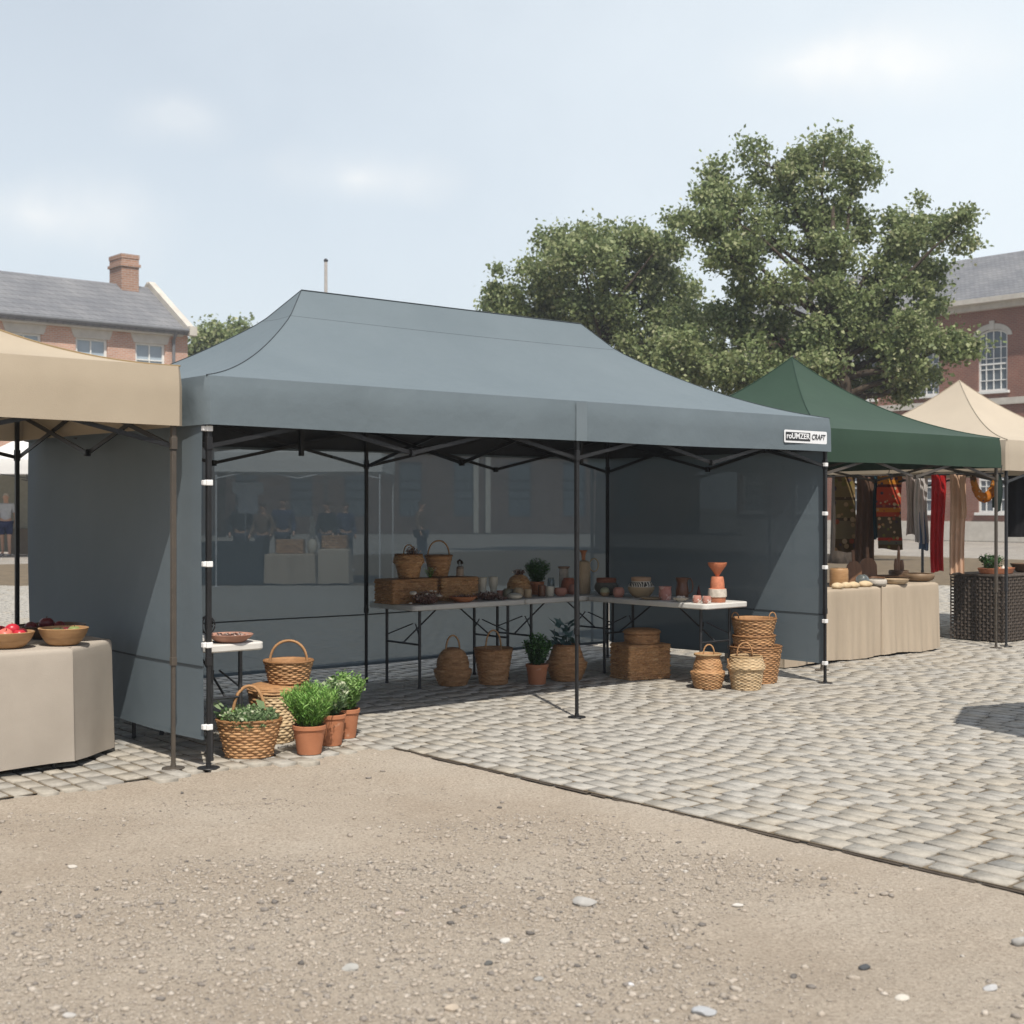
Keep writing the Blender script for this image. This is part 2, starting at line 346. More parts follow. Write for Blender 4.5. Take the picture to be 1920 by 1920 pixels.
TL, TD = 6.07, 2.78
G, gpoles = make_canopy('pop_up_canopy', 'large slate grey canopy with three side walls and black poles', W(0,0), ROT, TL, TD, 2.331, 2.035, 3.155,
    .25*TL, .72*TL, M['grey_fabric'], M['black_metal'], f_long, seams='crease', front_posts=(TL*.5,), back_posts=(TL*.5,), sag=.035, seed=3)
def wall(name, a, b, mat, zlo, zhi, seed, label=None, seamz=.6):
    rg = random.Random(seed); a = Vector((a[0],a[1],0)); b = Vector((b[0],b[1],0)); L = (b-a).length; dr = (b-a)/L; nn = Vector((-dr.y,dr.x,0))
    ph = [rg.random()*6 for _ in range(5)]
    def fn(u, v):
        z = zlo+(zhi-zlo)*v
        s = u*L; o = .012*math.sin(s*1.7+ph[0]+v)*(1-v*.5)+.007*math.sin(s*4.1+ph[1]-v*2)*(1-v)+.006*math.sin(v*5+ph[2])+.010*math.sin((s+v*1.2)*2.6+ph[3])*math.sin(PI*u)
        p = a+dr*s+nn*o; return (p.x,p.y,z+.006*math.sin(s*2+ph[4])*(1-v))
    o = MB().grid(fn, 60, 34).build(name, mat, G, smooth=True)
    if label: o['label'] = label
    def sm(z, h):
        v = (z-zlo)/(zhi-zlo); m = MB()
        for sgn in (1,-1):
            m.grid(lambda u,q: tuple(Vector(fn(u,v))+nn*.003*sgn+Vector((0,0,(q-.5)*h))), 60, 1)
        return m
    sm(seamz,.011).build('wall_seam', M['seam'], o); sm(zlo+.012,.024).build('hem', M['grey_wall_solid'], o)
    return o
wall('side_wall', (.006,.05), (.006,TD-.02), M['grey_wall_solid'], .165, 2.05, 1)
wall('back_wall', (.02,TD-.006), (TL-.02,TD-.006), M['grey_wall'], .15, 2.05, 2, 'thin see-through grey rear wall')
wall('side_wall', (TL-.006,TD-.02), (TL-.006,.045), M['grey_wall_dense'], .165, 2.05, 3)
def straps(x, zs):
    for z in zs:
        MB().box((x,.03,z), (.040,.040,.034)).box((x-.02 if x < 1 else x+.02,.03+.012,z),(.03,.032,.03)).build('strap', M['white_strap'], gpoles[(0,0) if x < 1 else (TL,0)], bevel=.004)
kz = lambda y, Y: EYE+(HZ-y)*Y/F
straps(.03, [kz(y,8.09) for y in (803,905,1058,1210,1364)])
straps(TL-.03, [kz(y,12.0) for y in (871,963,1064,1165,1244)])
# lighter patch where the valance crosses the middle pole, and the maker's badge
MB().grid(lambda u,v: (TL*.5-.055+.11*u, -.0225, 2.037+.285*v), 4, 6).build('valance_patch', M['grey_patch'], G)
dark_badge = pm('badge_dark', (.035,.037,.04), (.03,.032,.035), 20, .7, 0); white_badge = pm('badge_white', (.78,.79,.80), (.75,.76,.77), 20, .7, 0)
def place_text(s, size, x, z, y, mat, parent, name='lettering', shear=0.0, wide=1.0, bold=.0):
    cu = bpy.data.curves.new(name, 'FONT'); cu.body = s; cu.size = size; cu.shear = shear; cu.offset = bold; cu.extrude = .0008
    cu.space_character = 1.0
    ob = bpy.data.objects.new('tmp', cu); COL.objects.link(ob); dg = bpy.context.evaluated_depsgraph_get(); dg.update()
    me = bpy.data.meshes.new_from_object(ob.evaluated_get(dg)); bpy.data.objects.remove(ob)
    mt = Matrix.Translation((x,y,z)) @ Matrix.Rotation(PI/2,4,'X') @ Matrix.Diagonal((wide,1,1,1)); me.transform(mt)
    me.materials.clear(); me.materials.append(mat)
    return link(bpy.data.objects.new(name, me), parent)
bt0 = t_at(1466,0)-.0; bt1 = t_at(1546,0); BW = bt1-bt0; bz0, bz1 = kz(829,11.55), kz(805,11.55)
yb = -.0245
def rrect(x0,x1,z0,z1,r,y):
    pts = []
    for cx,cz,a0 in ((x1-r,z0+r,-90),(x1-r,z1-r,0),(x0+r,z1-r,90),(x0+r,z0+r,180)):
        for k in range(6): 
            a = math.radians(a0+18*k); pts.append((cx+r*math.cos(a), y, cz+r*math.sin(a)))
    return pts
badge = MB().add(rrect(bt0,bt1,bz0,bz1,.014,yb), [tuple(range(24))]).build('badge', white_badge, G)
mid = bt0+BW*.60
MB().add(rrect(bt0+.018,mid,bz0+.018,bz1-.018,.004,yb-.002), [tuple(range(24))]).build('badge_panel', dark_badge, badge)
place_text('roUMZER', (bz1-bz0)*.62, bt0+.026, bz0+.036, yb-.004, white_badge, badge, wide=(mid-bt0-.04)/(.62*(bz1-bz0)*4.15), bold=.0012)
place_text('CRAFT', (bz1-bz0)*.60, mid+.014, bz0+.036, yb-.004, dark_badge, badge, shear=.25, wide=(bt1-mid-.032)/(.6*(bz1-bz0)*3.3), bold=.0006)

FRG = W(TL,0)
def frw(t,n,z=0): return W(TL+t,n,z)
c = gp(338,1441)
BFR = c
BE, _ = make_canopy('pop_up_canopy', 'beige canvas canopy with bronze front pole beside the grey one', c-Vector((TX,TY,0))*3.0, ROT, 3.0, 2.52, 2.385, 2.035, 3.05, 1.5, 1.5, M['beige_fabric'], M['black_metal'], f_low, sag=.02, seed=5, valance_rows=8)
for ch in BE.children:                                   # its front poles are bronze, the rear ones black
    if ch.name.startswith('pole') and ch.data.vertices[0].co.y < 1:
        ch.data.materials[0] = M['bronze_metal']; ch['label'] = 'bronze front pole'
        for q in ch.children: q.data.materials[0] = M['bronze_metal']
gc = gp(1875,1215)
GR, _ = make_canopy('pop_up_canopy', 'dark green canopy with a pointed peak right of the grey one', gc-Vector((TX,TY,0))*3.2, ROT, 3.2, 3.2, 2.305, 1.985, 3.218, 1.6, 1.6, M['green_fabric'], M['bronze_metal'], f_peak, sag=.02, seed=6)
b2 = gp(1886,1213)
CR, _ = make_canopy('pop_up_canopy', 'cream canopy with dark poles at the right edge of the photo', b2+Vector((TX,TY,0))*.03, ROT, 3.0, 3.0, 2.30, 1.955, 3.155, 1.5, 1.5, M['cream_fabric'], M['grey_metal'], f_peak, sag=.02, seed=7)
WH, _ = make_canopy('pop_up_canopy', 'white canopy over the stall seen through the grey rear wall', (-5.8,26.6,0), 0.0, 3.25, 3.0, 2.62, 2.24, 3.3, 1.62, 1.62, M['white_fabric'], pm('white_metal',(.6,.6,.6),(.55,.55,.55),9,.5,0), f_peak, sag=.02, seed=8)
W2, _ = make_canopy('pop_up_canopy', 'far white canopy behind the grey haired person', (-16.6,40.5,0), .35, 4.2, 3.6, 3.0, 2.55, 3.9, 2.1, 2.1, M['white_fabric'], M['grey_metal'], f_peak, sag=.02, seed=9)

# ---------------------------------------------------------------- folding tables
def folding_table(label, t0, n0, lt, ln, zt=.72, long='t', group='white folding tables'):
    """table top covering t0..t0+lt, n0..n0+ln; legs and braces run along the long side"""
    T = thing('folding_table', label, 'table', W(t0,n0), ROT, group)
    th = .048; r = .05
    poly = []
    for cx,cy,a0 in ((lt-r,r,-90),(lt-r,ln-r,0),(r,ln-r,90),(r,r,180)):
        for k in range(5): a = math.radians(a0+22.5*k); poly.append((cx+r*math.cos(a), cy+r*math.sin(a)))
    MB().prism(poly, zt-th, zt).build('table_top', M['white_plastic'], T, bevel=.009, smooth=True, angle=50)
    if long == 't': L, D, P = lt, ln, lambda a,b,z: (a,b,z)
    else: L, D, P = ln, lt, lambda a,b,z: (b,a,z)
    e = .14; g = .10
    for a in (e, L-e):
        for b in (g, D-g):
            MB().tube([P(a,b,0),P(a,b,zt-th+.004)], .0135, 10).tube([P(a,b,0),P(a,b,.02)], .0165, 10).build('leg', M['grey_metal'], T, smooth=True, angle=40)
        MB().tube([P(a,g,zt*.52),P(a,D-g,zt*.52)], .009, 8).build('crossbar', M['grey_metal'], T, smooth=True, angle=40)
    for a,s in ((e,1),(L-e,-1)):
        m = MB()
        m.tube([P(a,D/2,zt*.52),P(a+s*L*.30,D/2,zt-th-.012),P(L/2-s*.015,D/2,zt-th-.01)], .0075, 8)
        m.tube([P(a,g,zt*.60),P(a+s*.12,D/2-.02,zt*.74)], .006, 6); m.tube([P(a,D-g,zt*.60),P(a+s*.12,D/2+.02,zt*.74)], .006, 6)
        m.build('brace', M['grey_metal'], T, smooth=True, angle=40)
    return T
ZT = .72
folding_table('white folding table under the two wicker hampers', 2.97, 1.96, 1.27, .68)
folding_table('white folding table under the tall pitcher, in the back corner', 4.24, 1.96, 1.33, .68)
folding_table('white folding table standing crosswise under the patterned pot', 4.96, .47, .58, 1.47, long='n')
folding_table('white folding table by the left wall with a clay dish on it', .06, .10, .40, 1.35, long='n')

# ---------------------------------------------------------------- cloth covered tables
def cloth_table(name, label, poly, zt, zlo, mat, amp=.012, freq=9, flare=.02, seed=0, group=None):
    """poly in world xy, counter-clockwise; one cloth draped over a table"""
    rg = random.Random(seed); c = Vector((sum(p[0] for p in poly)/len(poly), sum(p[1] for p in poly)/len(poly), 0))
    T = thing(name, label, 'table', c, 0, group); P = [Vector((p[0],p[1],0))-c for p in poly]
    per = []; s = 0; n = len(P); r = .03
    for k in range(n):
        a, b = P[k], P[(k+1)%n]; d = (b-a); L = d.length; d.normalize(); nn = Vector((d.y,-d.x,0)); m = max(6,int(L/.018))
        p_ = P[k-1]; d0 = (a-p_).normalized(); n0 = Vector((d0.y,-d0.x,0))
        for q in range(5):
            w = q/5; nb = (n0*(1-w)+nn*w).normalized(); per.append((a-(nb*0)+Vector((0,0,0)), nb, s+q*.004))
        for i in range(m):
            per.append((a+d*(L*i/m), nn, s+L*i/m))
        s += L
    S = s; f1 = round(freq*S/6.28); ph = [rg.random()*6 for _ in range(6)]
    rows = 16; m = len(per); vs = []; fs = []
    zs = [zt, zt-.004, zt-.014, zt-.03]+[zt-.03-(zt-.03-zlo)*k/(rows-3) for k in range(1,rows-2)]
    ins = [.03,.012,.003,0]+[0]*(rows-3)
    for j,z in enumerate(zs):
        q = (zt-z)/(zt-zlo)
        for (p,nn,s_) in per:
            w = 2*PI*s_/S
            fold = math.sin(f1*w+ph[0]+.5*math.sin(3*w+ph[1]))*.6+.4*math.sin(2.3*round(f1)*w+ph[2]+q)+.5*math.sin(5*w+ph[3])
            o = -ins[j]+flare*q+amp*q**1.3*fold
            x = p+nn*o; vs.append((x.x,x.y,z+(.010*math.sin(4*w+ph[4]) if j == len(zs)-1 else 0)))
    for j in range(len(zs)-1): fs += [(j*m+i, j*m+(i+1)%m, (j+1)*m+(i+1)%m, (j+1)*m+i)[::-1] for i in range(m)]
    fs.append(tuple(range(m)))
    MB().add(vs, fs).build('tablecloth', mat, T, smooth=True, angle=50)
    for p in P[:]:
        q = p*.86; MB().tube([(q.x,q.y,0),(q.x,q.y,zt-.02)], .014, 8).build('leg', M['grey_metal'], T)
    return T
def xy(v): return (v.x, v.y)
P1 = Vector((-2.61,8.11,0)); P2 = Vector((-2.54,8.66,0)); Tv = Vector((TX,TY,0)); Nv = Vector((NX,NY,0))
cloth_table('cloth_table', 'table under a pale linen cloth below the beige canopy', [xy(P1-Tv*2.0), xy(P1), xy(P2), xy(P2+Nv*.50), xy(P1-Tv*2.0+Nv*.86)], .715, .035, M['linen'], amp=.013, freq=6, flare=.018, seed=4)
A0 = frw(.55,.93); A1 = frw(2.13,.93)
cloth_table('cloth_table', 'tan cloth covered table nearer the grey side wall under the green canopy', [xy(A0),xy(A1),xy(A1+Nv*.72),xy(A0+Nv*.72)], .73, .02, M['linen_tan'], amp=.012, freq=22, flare=.008, seed=5, group='tan cloth tables')
B0 = frw(2.19,.95); B1 = frw(3.24,.95)
cloth_table('cloth_table', 'tan cloth covered table nearer the dark wicker counter', [xy(B0),xy(B1),xy(B1+Tv*.10+Nv*.70),xy(B0+Nv*.72)], .735, .02, M['linen_tan'], amp=.014, freq=24, flare=.035, seed=6, group='tan cloth tables')

# ---------------------------------------------------------------- woven ware
def ellipse_sec(n, ox=1.0, oy=1.0):
    th = np.arange(n)*2*np.pi/n; return np.c_[np.cos(th)*ox, np.sin(th)*oy], np.c_[np.cos(th), np.sin(th)], th
def rect_sec(n, lx, ly, r=.012):
    pts = []; nr = []
    segs = [(lx/2-r,-ly/2,lx/2-r,-ly/2,0)]
    import itertools
    W_, H_ = lx-2*r, ly-2*r; Lp = 2*W_+2*H_+2*math.pi*r
    for k in range(n):
        s = Lp*k/n
        parts = [(W_,'s',(-lx/2+r,-ly/2),(1,0),(0,-1)), (math.pi*r/2,'c',(lx/2-r,-ly/2+r),-90,0), (H_,'s',(lx/2,-ly/2+r),(0,1),(1,0)), (math.pi*r/2,'c',(lx/2-r,ly/2-r),0,0),
                 (W_,'s',(lx/2-r,ly/2),(-1,0),(0,1)), (math.pi*r/2,'c',(-lx/2+r,ly/2-r),90,0), (H_,'s',(-lx/2,ly/2-r),(0,-1),(-1,0)), (math.pi*r/2,'c',(-lx/2+r,-ly/2+r),180,0)]
        for (L,ty,p0,dv,nv) in parts:
            if s <= L:
                if ty == 's': pts.append((p0[0]+dv[0]*s,p0[1]+dv[1]*s)); nr.append(nv)
                else:
                    a = math.radians(dv)+s/r; pts.append((p0[0]+r*math.cos(a),p0[1]+r*math.sin(a))); nr.append((math.cos(a),math.sin(a)))
                break
            s -= L
        else: pts.append(pts[0]); nr.append(nr[0])
    return np.array(pts), np.array(nr), np.arange(n)*2*np.pi/n
def resample(prof, step):
    P = np.array(prof,float); 
    # smooth the control polygon a little (Chaikin), keep the ends
    for _ in range(2):
        Q = [P[0]]
        for a,b in zip(P[:-1],P[1:]): Q += [a*.75+b*.25, a*.25+b*.75]
        P = np.array(Q+[P[-1]])
    d = np.r_[0,np.cumsum(np.hypot(*np.diff(P,axis=0).T))]; m = max(6,int(round(d[-1]/step)))
    s = np.linspace(0,d[-1],m+1); return np.c_[np.interp(s,d,P[:,0]),np.interp(s,d,P[:,1])], s
def weave_mesh(name, prof, stakes, rowh, amp, mat, parent, ox=1.0, oy=1.0, rect=None, inner=True, sub=5, vertical=.72, lean=0.0):
    """closed basket wall: rows run round it and pass in front of and behind the stakes"""
    n = stakes*4
    if rect: xy_, nr, th = rect_sec(n, *rect); base = 1.0
    else: xy_, nr, th = ellipse_sec(n, ox, oy)
    Pz, s = resample(prof, rowh/sub); m = len(s)
    row = np.floor(s/rowh); ph = (s/rowh) % 1.0
    rnd = np.abs(np.sin(np.pi*ph))**.7
    ns = stakes if rect else stakes
    over = .5+.5*np.cos(ns/2*th[None,:]*2*.5+np.pi*row[:,None])
    disp = amp*(1.7*rnd[:,None]*(1-vertical+vertical*over)-.5)
    disp += amp*.3*np.sin(th*3+row[:,None]*1.7)
    rr = Pz[:,0][:,None]
    X = xy_[None,:,0]*rr+nr[None,:,0]*disp; Y = xy_[None,:,1]*rr+nr[None,:,1]*disp
    Z = np.repeat(Pz[:,1][:,None], n, 1)+lean*X
    V = np.stack([X,Y,Z],-1).reshape(-1,3)
    idx = np.arange(m*n).reshape(m,n); a = idx[:-1]; b = np.roll(idx,-1,1)[:-1]; c_ = np.roll(idx,-1,1)[1:]; d_ = idx[1:]
    Fq = np.stack([a,b,c_,d_],-1).reshape(-1,4)
    hsh = np.random.default_rng(len(V)+int(1e4*abs(prof[-1][0]))).normal(.5,.17,(int(row.max())+2, stakes)); hsh += np.random.default_rng(5).normal(0,.07,(hsh.shape[0],1))
    blk = (np.floor((np.arange(n)+.5)/4).astype(int))[None,:]; rw = row[:-1].astype(int)[:,None]; blk = (blk+(rw%2)*0)//1
    AT = np.clip(hsh[rw, ((blk+ (rw%2))//2) % stakes],0,1).reshape(-1)
    if inner:
        sel = np.arange(m-1,-1,-3); q = len(sel); rr2 = np.maximum(rr[sel]-(.012 if not rect else .03),.004)
        V2 = np.stack([xy_[None,:,0]*rr2, xy_[None,:,1]*rr2, np.repeat((Pz[sel,1]+.006)[:,None],n,1)],-1).reshape(-1,3)
        i2 = np.arange(q*n).reshape(q,n)+len(V)
        a = i2[:-1]; b = np.roll(i2,-1,1)[:-1]; c_ = np.roll(i2,-1,1)[1:]; d_ = i2[1:]
        F2 = np.stack([a,b,c_,d_],-1).reshape(-1,4)
        F3 = np.stack([idx[-1],np.roll(idx[-1],-1),np.roll(i2[0],-1),i2[0]],-1)
        V = np.r_[V,V2]; Fq = np.r_[Fq,F2,F3]; AT = np.r_[AT, np.full(len(F2)+len(F3),.3)]
    o = np_mesh(name, V, Fq, mat, parent, smooth=True, attr=AT)
    return o
def disc(name, r, z, mat, parent, ox=1, oy=1, n=28):
    return MB().lathe([(r,z-.004),(r,z),(0,z)], n, ox, oy).build(name, mat, parent)
def ring_pts(r, z, n=44, ox=1, oy=1): return [(r*ox*math.cos(2*PI*k/n), r*oy*math.sin(2*PI*k/n), z) for k in range(n+1)]
def arch(r, h, z, ang=0.0, wide=1.0, cx=0.0, cy=0.0, n=22, tilt=0.0):
    pts = []
    for k in range(n+1):
        a = PI*k/n; u = -r*math.cos(a)*wide; w = h*math.sin(a)**.8
        pts.append((cx+u*math.cos(ang)-tilt*w*math.sin(ang), cy+u*math.sin(ang)+tilt*w*math.cos(ang), z+w))
    return pts
def basket(label, pos, prof, mat='wicker', stakes=22, rowh=.014, amp=.0045, parent=None, rim=.009, handle=None, small=None, ox=1.0, oy=1.0, rz=0.0, group='wicker baskets', name='basket', rim_mat=None, hmat='rope', bottom=True, band=None, lid=None):
    stakes = int(stakes*1.3)//2*2; rowh *= 1.05; amp *= 1.15
    T = thing(name, label, 'basket', pos, rz, group)
    weave_mesh('body', prof, stakes, rowh, amp, M[mat], T, ox, oy)
    r, z = prof[-1]
    if bottom: disc('base', prof[0][0]*.97, .012, M[mat], T, ox, oy)
    if rim:
        MB().tube(ring_pts(r-.002,z,52,ox,oy), rim, 8, False, twist=.5, bump=.16).build('rim', M[rim_mat or mat], T, smooth=True)
    if band:
        bm = MB(); bm.tube(ring_pts(band[0],band[1],52,ox,oy), band[2], 8, False, twist=.5, bump=.16); bm.build('band', M[rim_mat or mat], T, smooth=True)
    if handle:
        hr, hh, ha, thick = handle
        MB().tube(arch(hr,hh,z-.03,ha), thick, 8, True, twist=.55, bump=.14).build('handle', M[hmat], T, smooth=True)
    for (sx,sy,sr,sh,sa,th) in (small or []):
        MB().tube(arch(sr,sh,z-.012,sa,1,sx,sy), th, 7, True, twist=.55, bump=.14).build('handle', M[hmat], T, smooth=True)
    return T
def hamper(label, pos, lx, ly, h, mat='wicker', rz=ROT, lidh=.03, group='wicker baskets', rowh=.017, stakes=None):
    T = thing('hamper', label, 'hamper', pos, rz, group)
    st = stakes or int((lx+ly)*2/.028)//2*2
    weave_mesh('body', [(1,0),(1,h*.5),(1,h-lidh)], st, rowh*1.0, .0085, M[mat], T, rect=(lx,ly,.02), inner=False)
    disc_l = MB().prism([(-lx/2+.01,-ly/2+.01),(lx/2-.01,-ly/2+.01),(lx/2-.01,ly/2-.01),(-lx/2+.01,ly/2-.01)], h-lidh-.004, h-.006)
    lid = weave_mesh('lid', [(1.015,h-lidh),(1.02,h-lidh*.5),(1.0,h-.002),(.96,h+.002),(.5,h+.003),(.05,h+.003)], st, rowh*.8, .004, M[mat], T, rect=(lx,ly,.02), inner=False)
    disc_l.build('lid_board', M[mat], lid)
    return T
def woven_lid(T, z, prof, mat, stakes, rowh):
    o = weave_mesh('lid', [(r,zz+z) for r,zz in prof], stakes, rowh, .0065, M[mat], T); return o
# ---------------------------------------------------------------- herbs
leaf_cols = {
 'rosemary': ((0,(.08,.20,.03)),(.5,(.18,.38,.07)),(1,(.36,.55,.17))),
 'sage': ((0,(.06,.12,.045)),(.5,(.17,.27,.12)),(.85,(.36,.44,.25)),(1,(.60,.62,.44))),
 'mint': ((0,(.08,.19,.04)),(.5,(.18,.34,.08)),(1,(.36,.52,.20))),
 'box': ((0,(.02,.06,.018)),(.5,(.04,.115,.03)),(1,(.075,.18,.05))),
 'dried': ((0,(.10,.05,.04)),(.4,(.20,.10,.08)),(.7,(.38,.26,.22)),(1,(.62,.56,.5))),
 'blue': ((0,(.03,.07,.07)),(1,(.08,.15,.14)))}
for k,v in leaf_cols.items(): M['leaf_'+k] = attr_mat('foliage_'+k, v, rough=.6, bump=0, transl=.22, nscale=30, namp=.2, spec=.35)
def foliage(kind, parent, c, spread, height, stems, leaf, width, seed=0, dens=16, lean=.6, name='foliage', base_r=.3, droop=.1, flat=1.0):
    rg = np.random.default_rng(seed); V = []; Fc = []; A = []
    c = np.array(c,float)
    for i in range(stems):
        ang = rg.uniform(0,2*np.pi); rad = math.sqrt(rg.uniform(0,1)); b = c+np.array([math.cos(ang),math.sin(ang),0])*spread*base_r*rad
        tip = c+np.array([math.cos(ang)*spread*rad, math.sin(ang)*spread*rad*flat, height*(1-.38*rad**2*lean)*rg.uniform(.78,1.04)])
        m = dens; tone = rg.uniform(-.15,.15)
        for k in range(m):
            q = (k+rg.uniform(0,1))/m; q = .12+.88*q
            p = b+(tip-b)*q; p[2] -= droop*height*q*q*rad*.5; p = p+rg.normal(0,spread*.025,3)
            a2 = rg.uniform(0,2*np.pi); up = rg.uniform(.1,1.1) if kind != 'rosemary' else rg.uniform(.6,1.8)
            d = np.array([math.cos(a2),math.sin(a2),up]); d /= np.linalg.norm(d); s = np.cross(d,rg.normal(0,1,3)); s /= np.linalg.norm(s)+1e-6
            L = leaf*rg.uniform(.65,1.25); w = width*rg.uniform(.75,1.2); nn = np.cross(d,s)
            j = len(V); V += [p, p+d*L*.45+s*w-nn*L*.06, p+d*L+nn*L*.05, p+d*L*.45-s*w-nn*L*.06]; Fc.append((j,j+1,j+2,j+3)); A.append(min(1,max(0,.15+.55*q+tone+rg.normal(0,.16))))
        # the stem itself as a thin blade
        sd = np.array([-math.sin(ang),math.cos(ang),0])*.0012; j = len(V); V += [b-sd,b+sd,tip+sd*.4,tip-sd*.4]; Fc.append((j,j+1,j+2,j+3)); A.append(.1)
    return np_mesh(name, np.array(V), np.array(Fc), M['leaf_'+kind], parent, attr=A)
def pot_profile(r0, r1, h, lip=.028, lipw=.007):
    return [(r0*.9,0),(r0,.004),(r0+(r1-lipw-r0)*.5,h*.45),(r1-lipw,h-lip),(r1,h-lip+.002),(r1,h-.003),(r1-.004,h),(r1-.011,h-.002),(r1-.014,h-.03)]
def potted(label, pos, r0, r1, h, kind, fol, group='potted herbs', mat='terracotta'):
    T = thing('potted_herb', label, 'potted plant', pos, random.uniform(0,6), group)
    MB().lathe(pot_profile(r0,r1,h), 36).build('pot', M[mat], T, smooth=True, angle=35)
    MB().lathe([(r1-.014,h-.03),(r1*.5,h-.018),(0,h-.016)], 24).build('soil', M['soil'], T, smooth=True)
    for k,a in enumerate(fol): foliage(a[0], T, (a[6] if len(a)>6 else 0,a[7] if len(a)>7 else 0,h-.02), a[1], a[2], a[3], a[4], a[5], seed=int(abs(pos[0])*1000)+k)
    return T
# ---------------------------------------------------------------- turned and thrown ware
def ware(name, label, cat, pos, prof, mat, n=32, ox=1, oy=1, rz=0, group=None, part=None, wall_t=.006, closed=False):
    """thrown piece with a wall thickness; one mesh, or a thing with a body part"""
    r, z = prof[-1]
    P = list(prof)
    if not closed:
        P += [(r-wall_t*.5,z+wall_t*.35),(r-wall_t,z)]
        for (a,b) in reversed(prof[1:-1]): P.append((max(a-wall_t,.004), max(b,prof[0][1]+wall_t*1.4)))
        P.append((.002, prof[0][1]+wall_t*1.5))
    else: P.append((.0005, z))
    Pz = P
    m = MB().lathe(Pz, n, ox, oy)
    if part:
        T = thing(name, label, cat, pos, rz, group); m.build(part, mat, T, smooth=True, angle=42); return T
    o = m.build(name, mat, None, smooth=True, angle=42); o.location = pos; o.rotation_euler = (0,0,rz); return tag(o, label, cat, group)
def smooth_prof(pts, step=.006):
    return [tuple(x) for x in resample(pts, step)[0]]
# ================================================================ goods on the ground
def gi(px, py, wpx, hpx):
    """base front at (px,py), width and height in px -> location, radius, height"""
    p = gp(px,py); s = p.y/F; r = wpx/2*s
    y = p.y+r*.85; k = y/p.y; return Vector((p.x*k,y,0)), r*k, hpx*s*k
# --- group at the left front corner
p,r,h = gi(467,1428,122,70)
hb = basket('large oval wicker basket filled with herbs, at the front corner pole', p, [(r*.70,0),(r*.74,h*.15),(r*.86,h*.55),(r*.97,h*.9),(r*1.0,h)], 'wicker', 24, .0165, .0062, .014, handle=(r*.50,h*1.02,.12,.011), ox=1.0, oy=.72, rz=.1)
hb_loc = p
hf = thing('herb_bunch', 'low bunch of green and silvery herbs filling the front oval basket', 'herbs', p+Vector((0,0,h-.07)), 0)
foliage('sage', hf, (0,-.01,.02), r*.90, .135, 330, .032, .0095, 3, 7, .55, flat=.72, droop=.3, base_r=.8)
foliage('mint', hf, (-.03,.01,.02), r*.82, .125, 170, .028, .009, 4, 7, .6, flat=.72, droop=.3, base_r=.8)
foliage('sage', hf, (-r*.72,-.02,.03), .03, .13, 3, .085, .016, 9, 3, .2, name='large_leaf')
foliage('sage', hf, (r*.55,0,.02), .05, .13, 6, .07, .02, 10, 3, .2, name='large_leaf')
p,r,h = gi(515,1396,74,60)
basket('pale straw belly basket tucked behind the front herb basket', p, [(r*.86,0),(r*.98,h*.35),(r*1.0,h*.6),(r*.80,h*1.0),(r*.86,h*1.12),(r*.80,h*1.42)], 'wicker_pale', 20, .018, .006, .007, rim_mat='wicker_pale')
Cc = gp(528,1388); Cc.y += .15; Cc.x = (524-960)*Cc.y/F
tk = basket('round lidded wicker trunk basket under the handled one', Cc, [(.165,0),(.185,.10),(.20,.22),(.205,.30)], 'wicker_red', 24, .019, .0055, .0, bottom=True)
woven_lid(tk, .302, [(.215,0),(.216,.03),(.19,.052),(.10,.06),(.005,.062)], 'wicker', 20, .018)
Dp = Vector(((541-960)*(Cc.y-.01)/F, Cc.y-.01, .366)); s = Dp.y/F
basket('round wicker basket with a tall hoop handle on the trunk basket', Dp, [(46*s*.80,0),(46*s*.84,.04),(46*s*.92,.10),(46*s*1.0,.148)], 'wicker', 22, .014, .005, .011, handle=(.125,.165,.15,.0095))
p,r,h = gi(580,1418,64,55)
potted('bushy rosemary in a terracotta pot, front one of three', p, r*.70, r, h*1.0, 'rosemary', [('rosemary', r*1.72, .29, 260, .036, .0036, -.01), ('mint', r*1.5,.28,40,.024,.0045)])
p,r,h = gi(621,1401,56,62)
potted('variegated sage in a terracotta pot, middle one of three', p, r*.70, r, h*.95, 'sage', [('sage', r*1.3, .25, 80, .040, .009), ('mint', r*1.1,.22,40,.03,.007)])
p,r,h = gi(648,1387,54,58)
potted('tall mint in a terracotta pot, rear one of three', p, r*.70, r, h*.95, 'mint', [('mint', r*1.42, .275, 150, .031, .0082)])
# --- under the back tables
p,r,h = gi(849,1288,68,68)
basket('brown belly basket with a hoop handle under the hamper table', p, [(r*.74,0),(r*.98,h*.25),(r*1.05,h*.40),(r*1.05,h*.44),(r*.86,h*.47),(r*.90,h*.56),(r*.84,h*.74),(r*.60,h*.95),(r*.36,h*1.0)], 'wicker_red', 26, .013, .004, .006, handle=(r*.42,h*.46,.5,.008))
p,r,h = gi(925,1286,72,66)
basket('tall tapered wicker basket with a thin handle under the table', p, [(r*.72,0),(r*.80,h*.3),(r*.92,h*.7),(r*1.0,h)], 'wicker_red', 24, .0135, .0045, .010, handle=(r*.42,h*.62,.3,.008))
p,r,h = gi(1007,1285,43,38)
potted('dark green clipped herb in a terracotta pot under the table', p, r*.74, r, h, 'box', [('box', r*1.42, .285, 120, .030, .009)])
p,r,h = gi(1062,1279,74,66)
basket('wide belly basket holding a blue green plant under the table', p, [(r*.72,0),(r*.98,h*.32),(r*1.05,h*.48),(r*1.05,h*.52),(r*.90,h*.56),(r*.74,h*.86),(r*.64,h)], 'wicker_red', 26, .013, .004, .006)
bp = thing('leafy_plant', 'blue green broad leaf plant rising from the belly basket under the table', 'plant', p+Vector((0,0,h*.8)), 0)
foliage('blue', bp, (0,0,-.12), r*.75, .42, 16, .11, .022, 21, 4, .4)
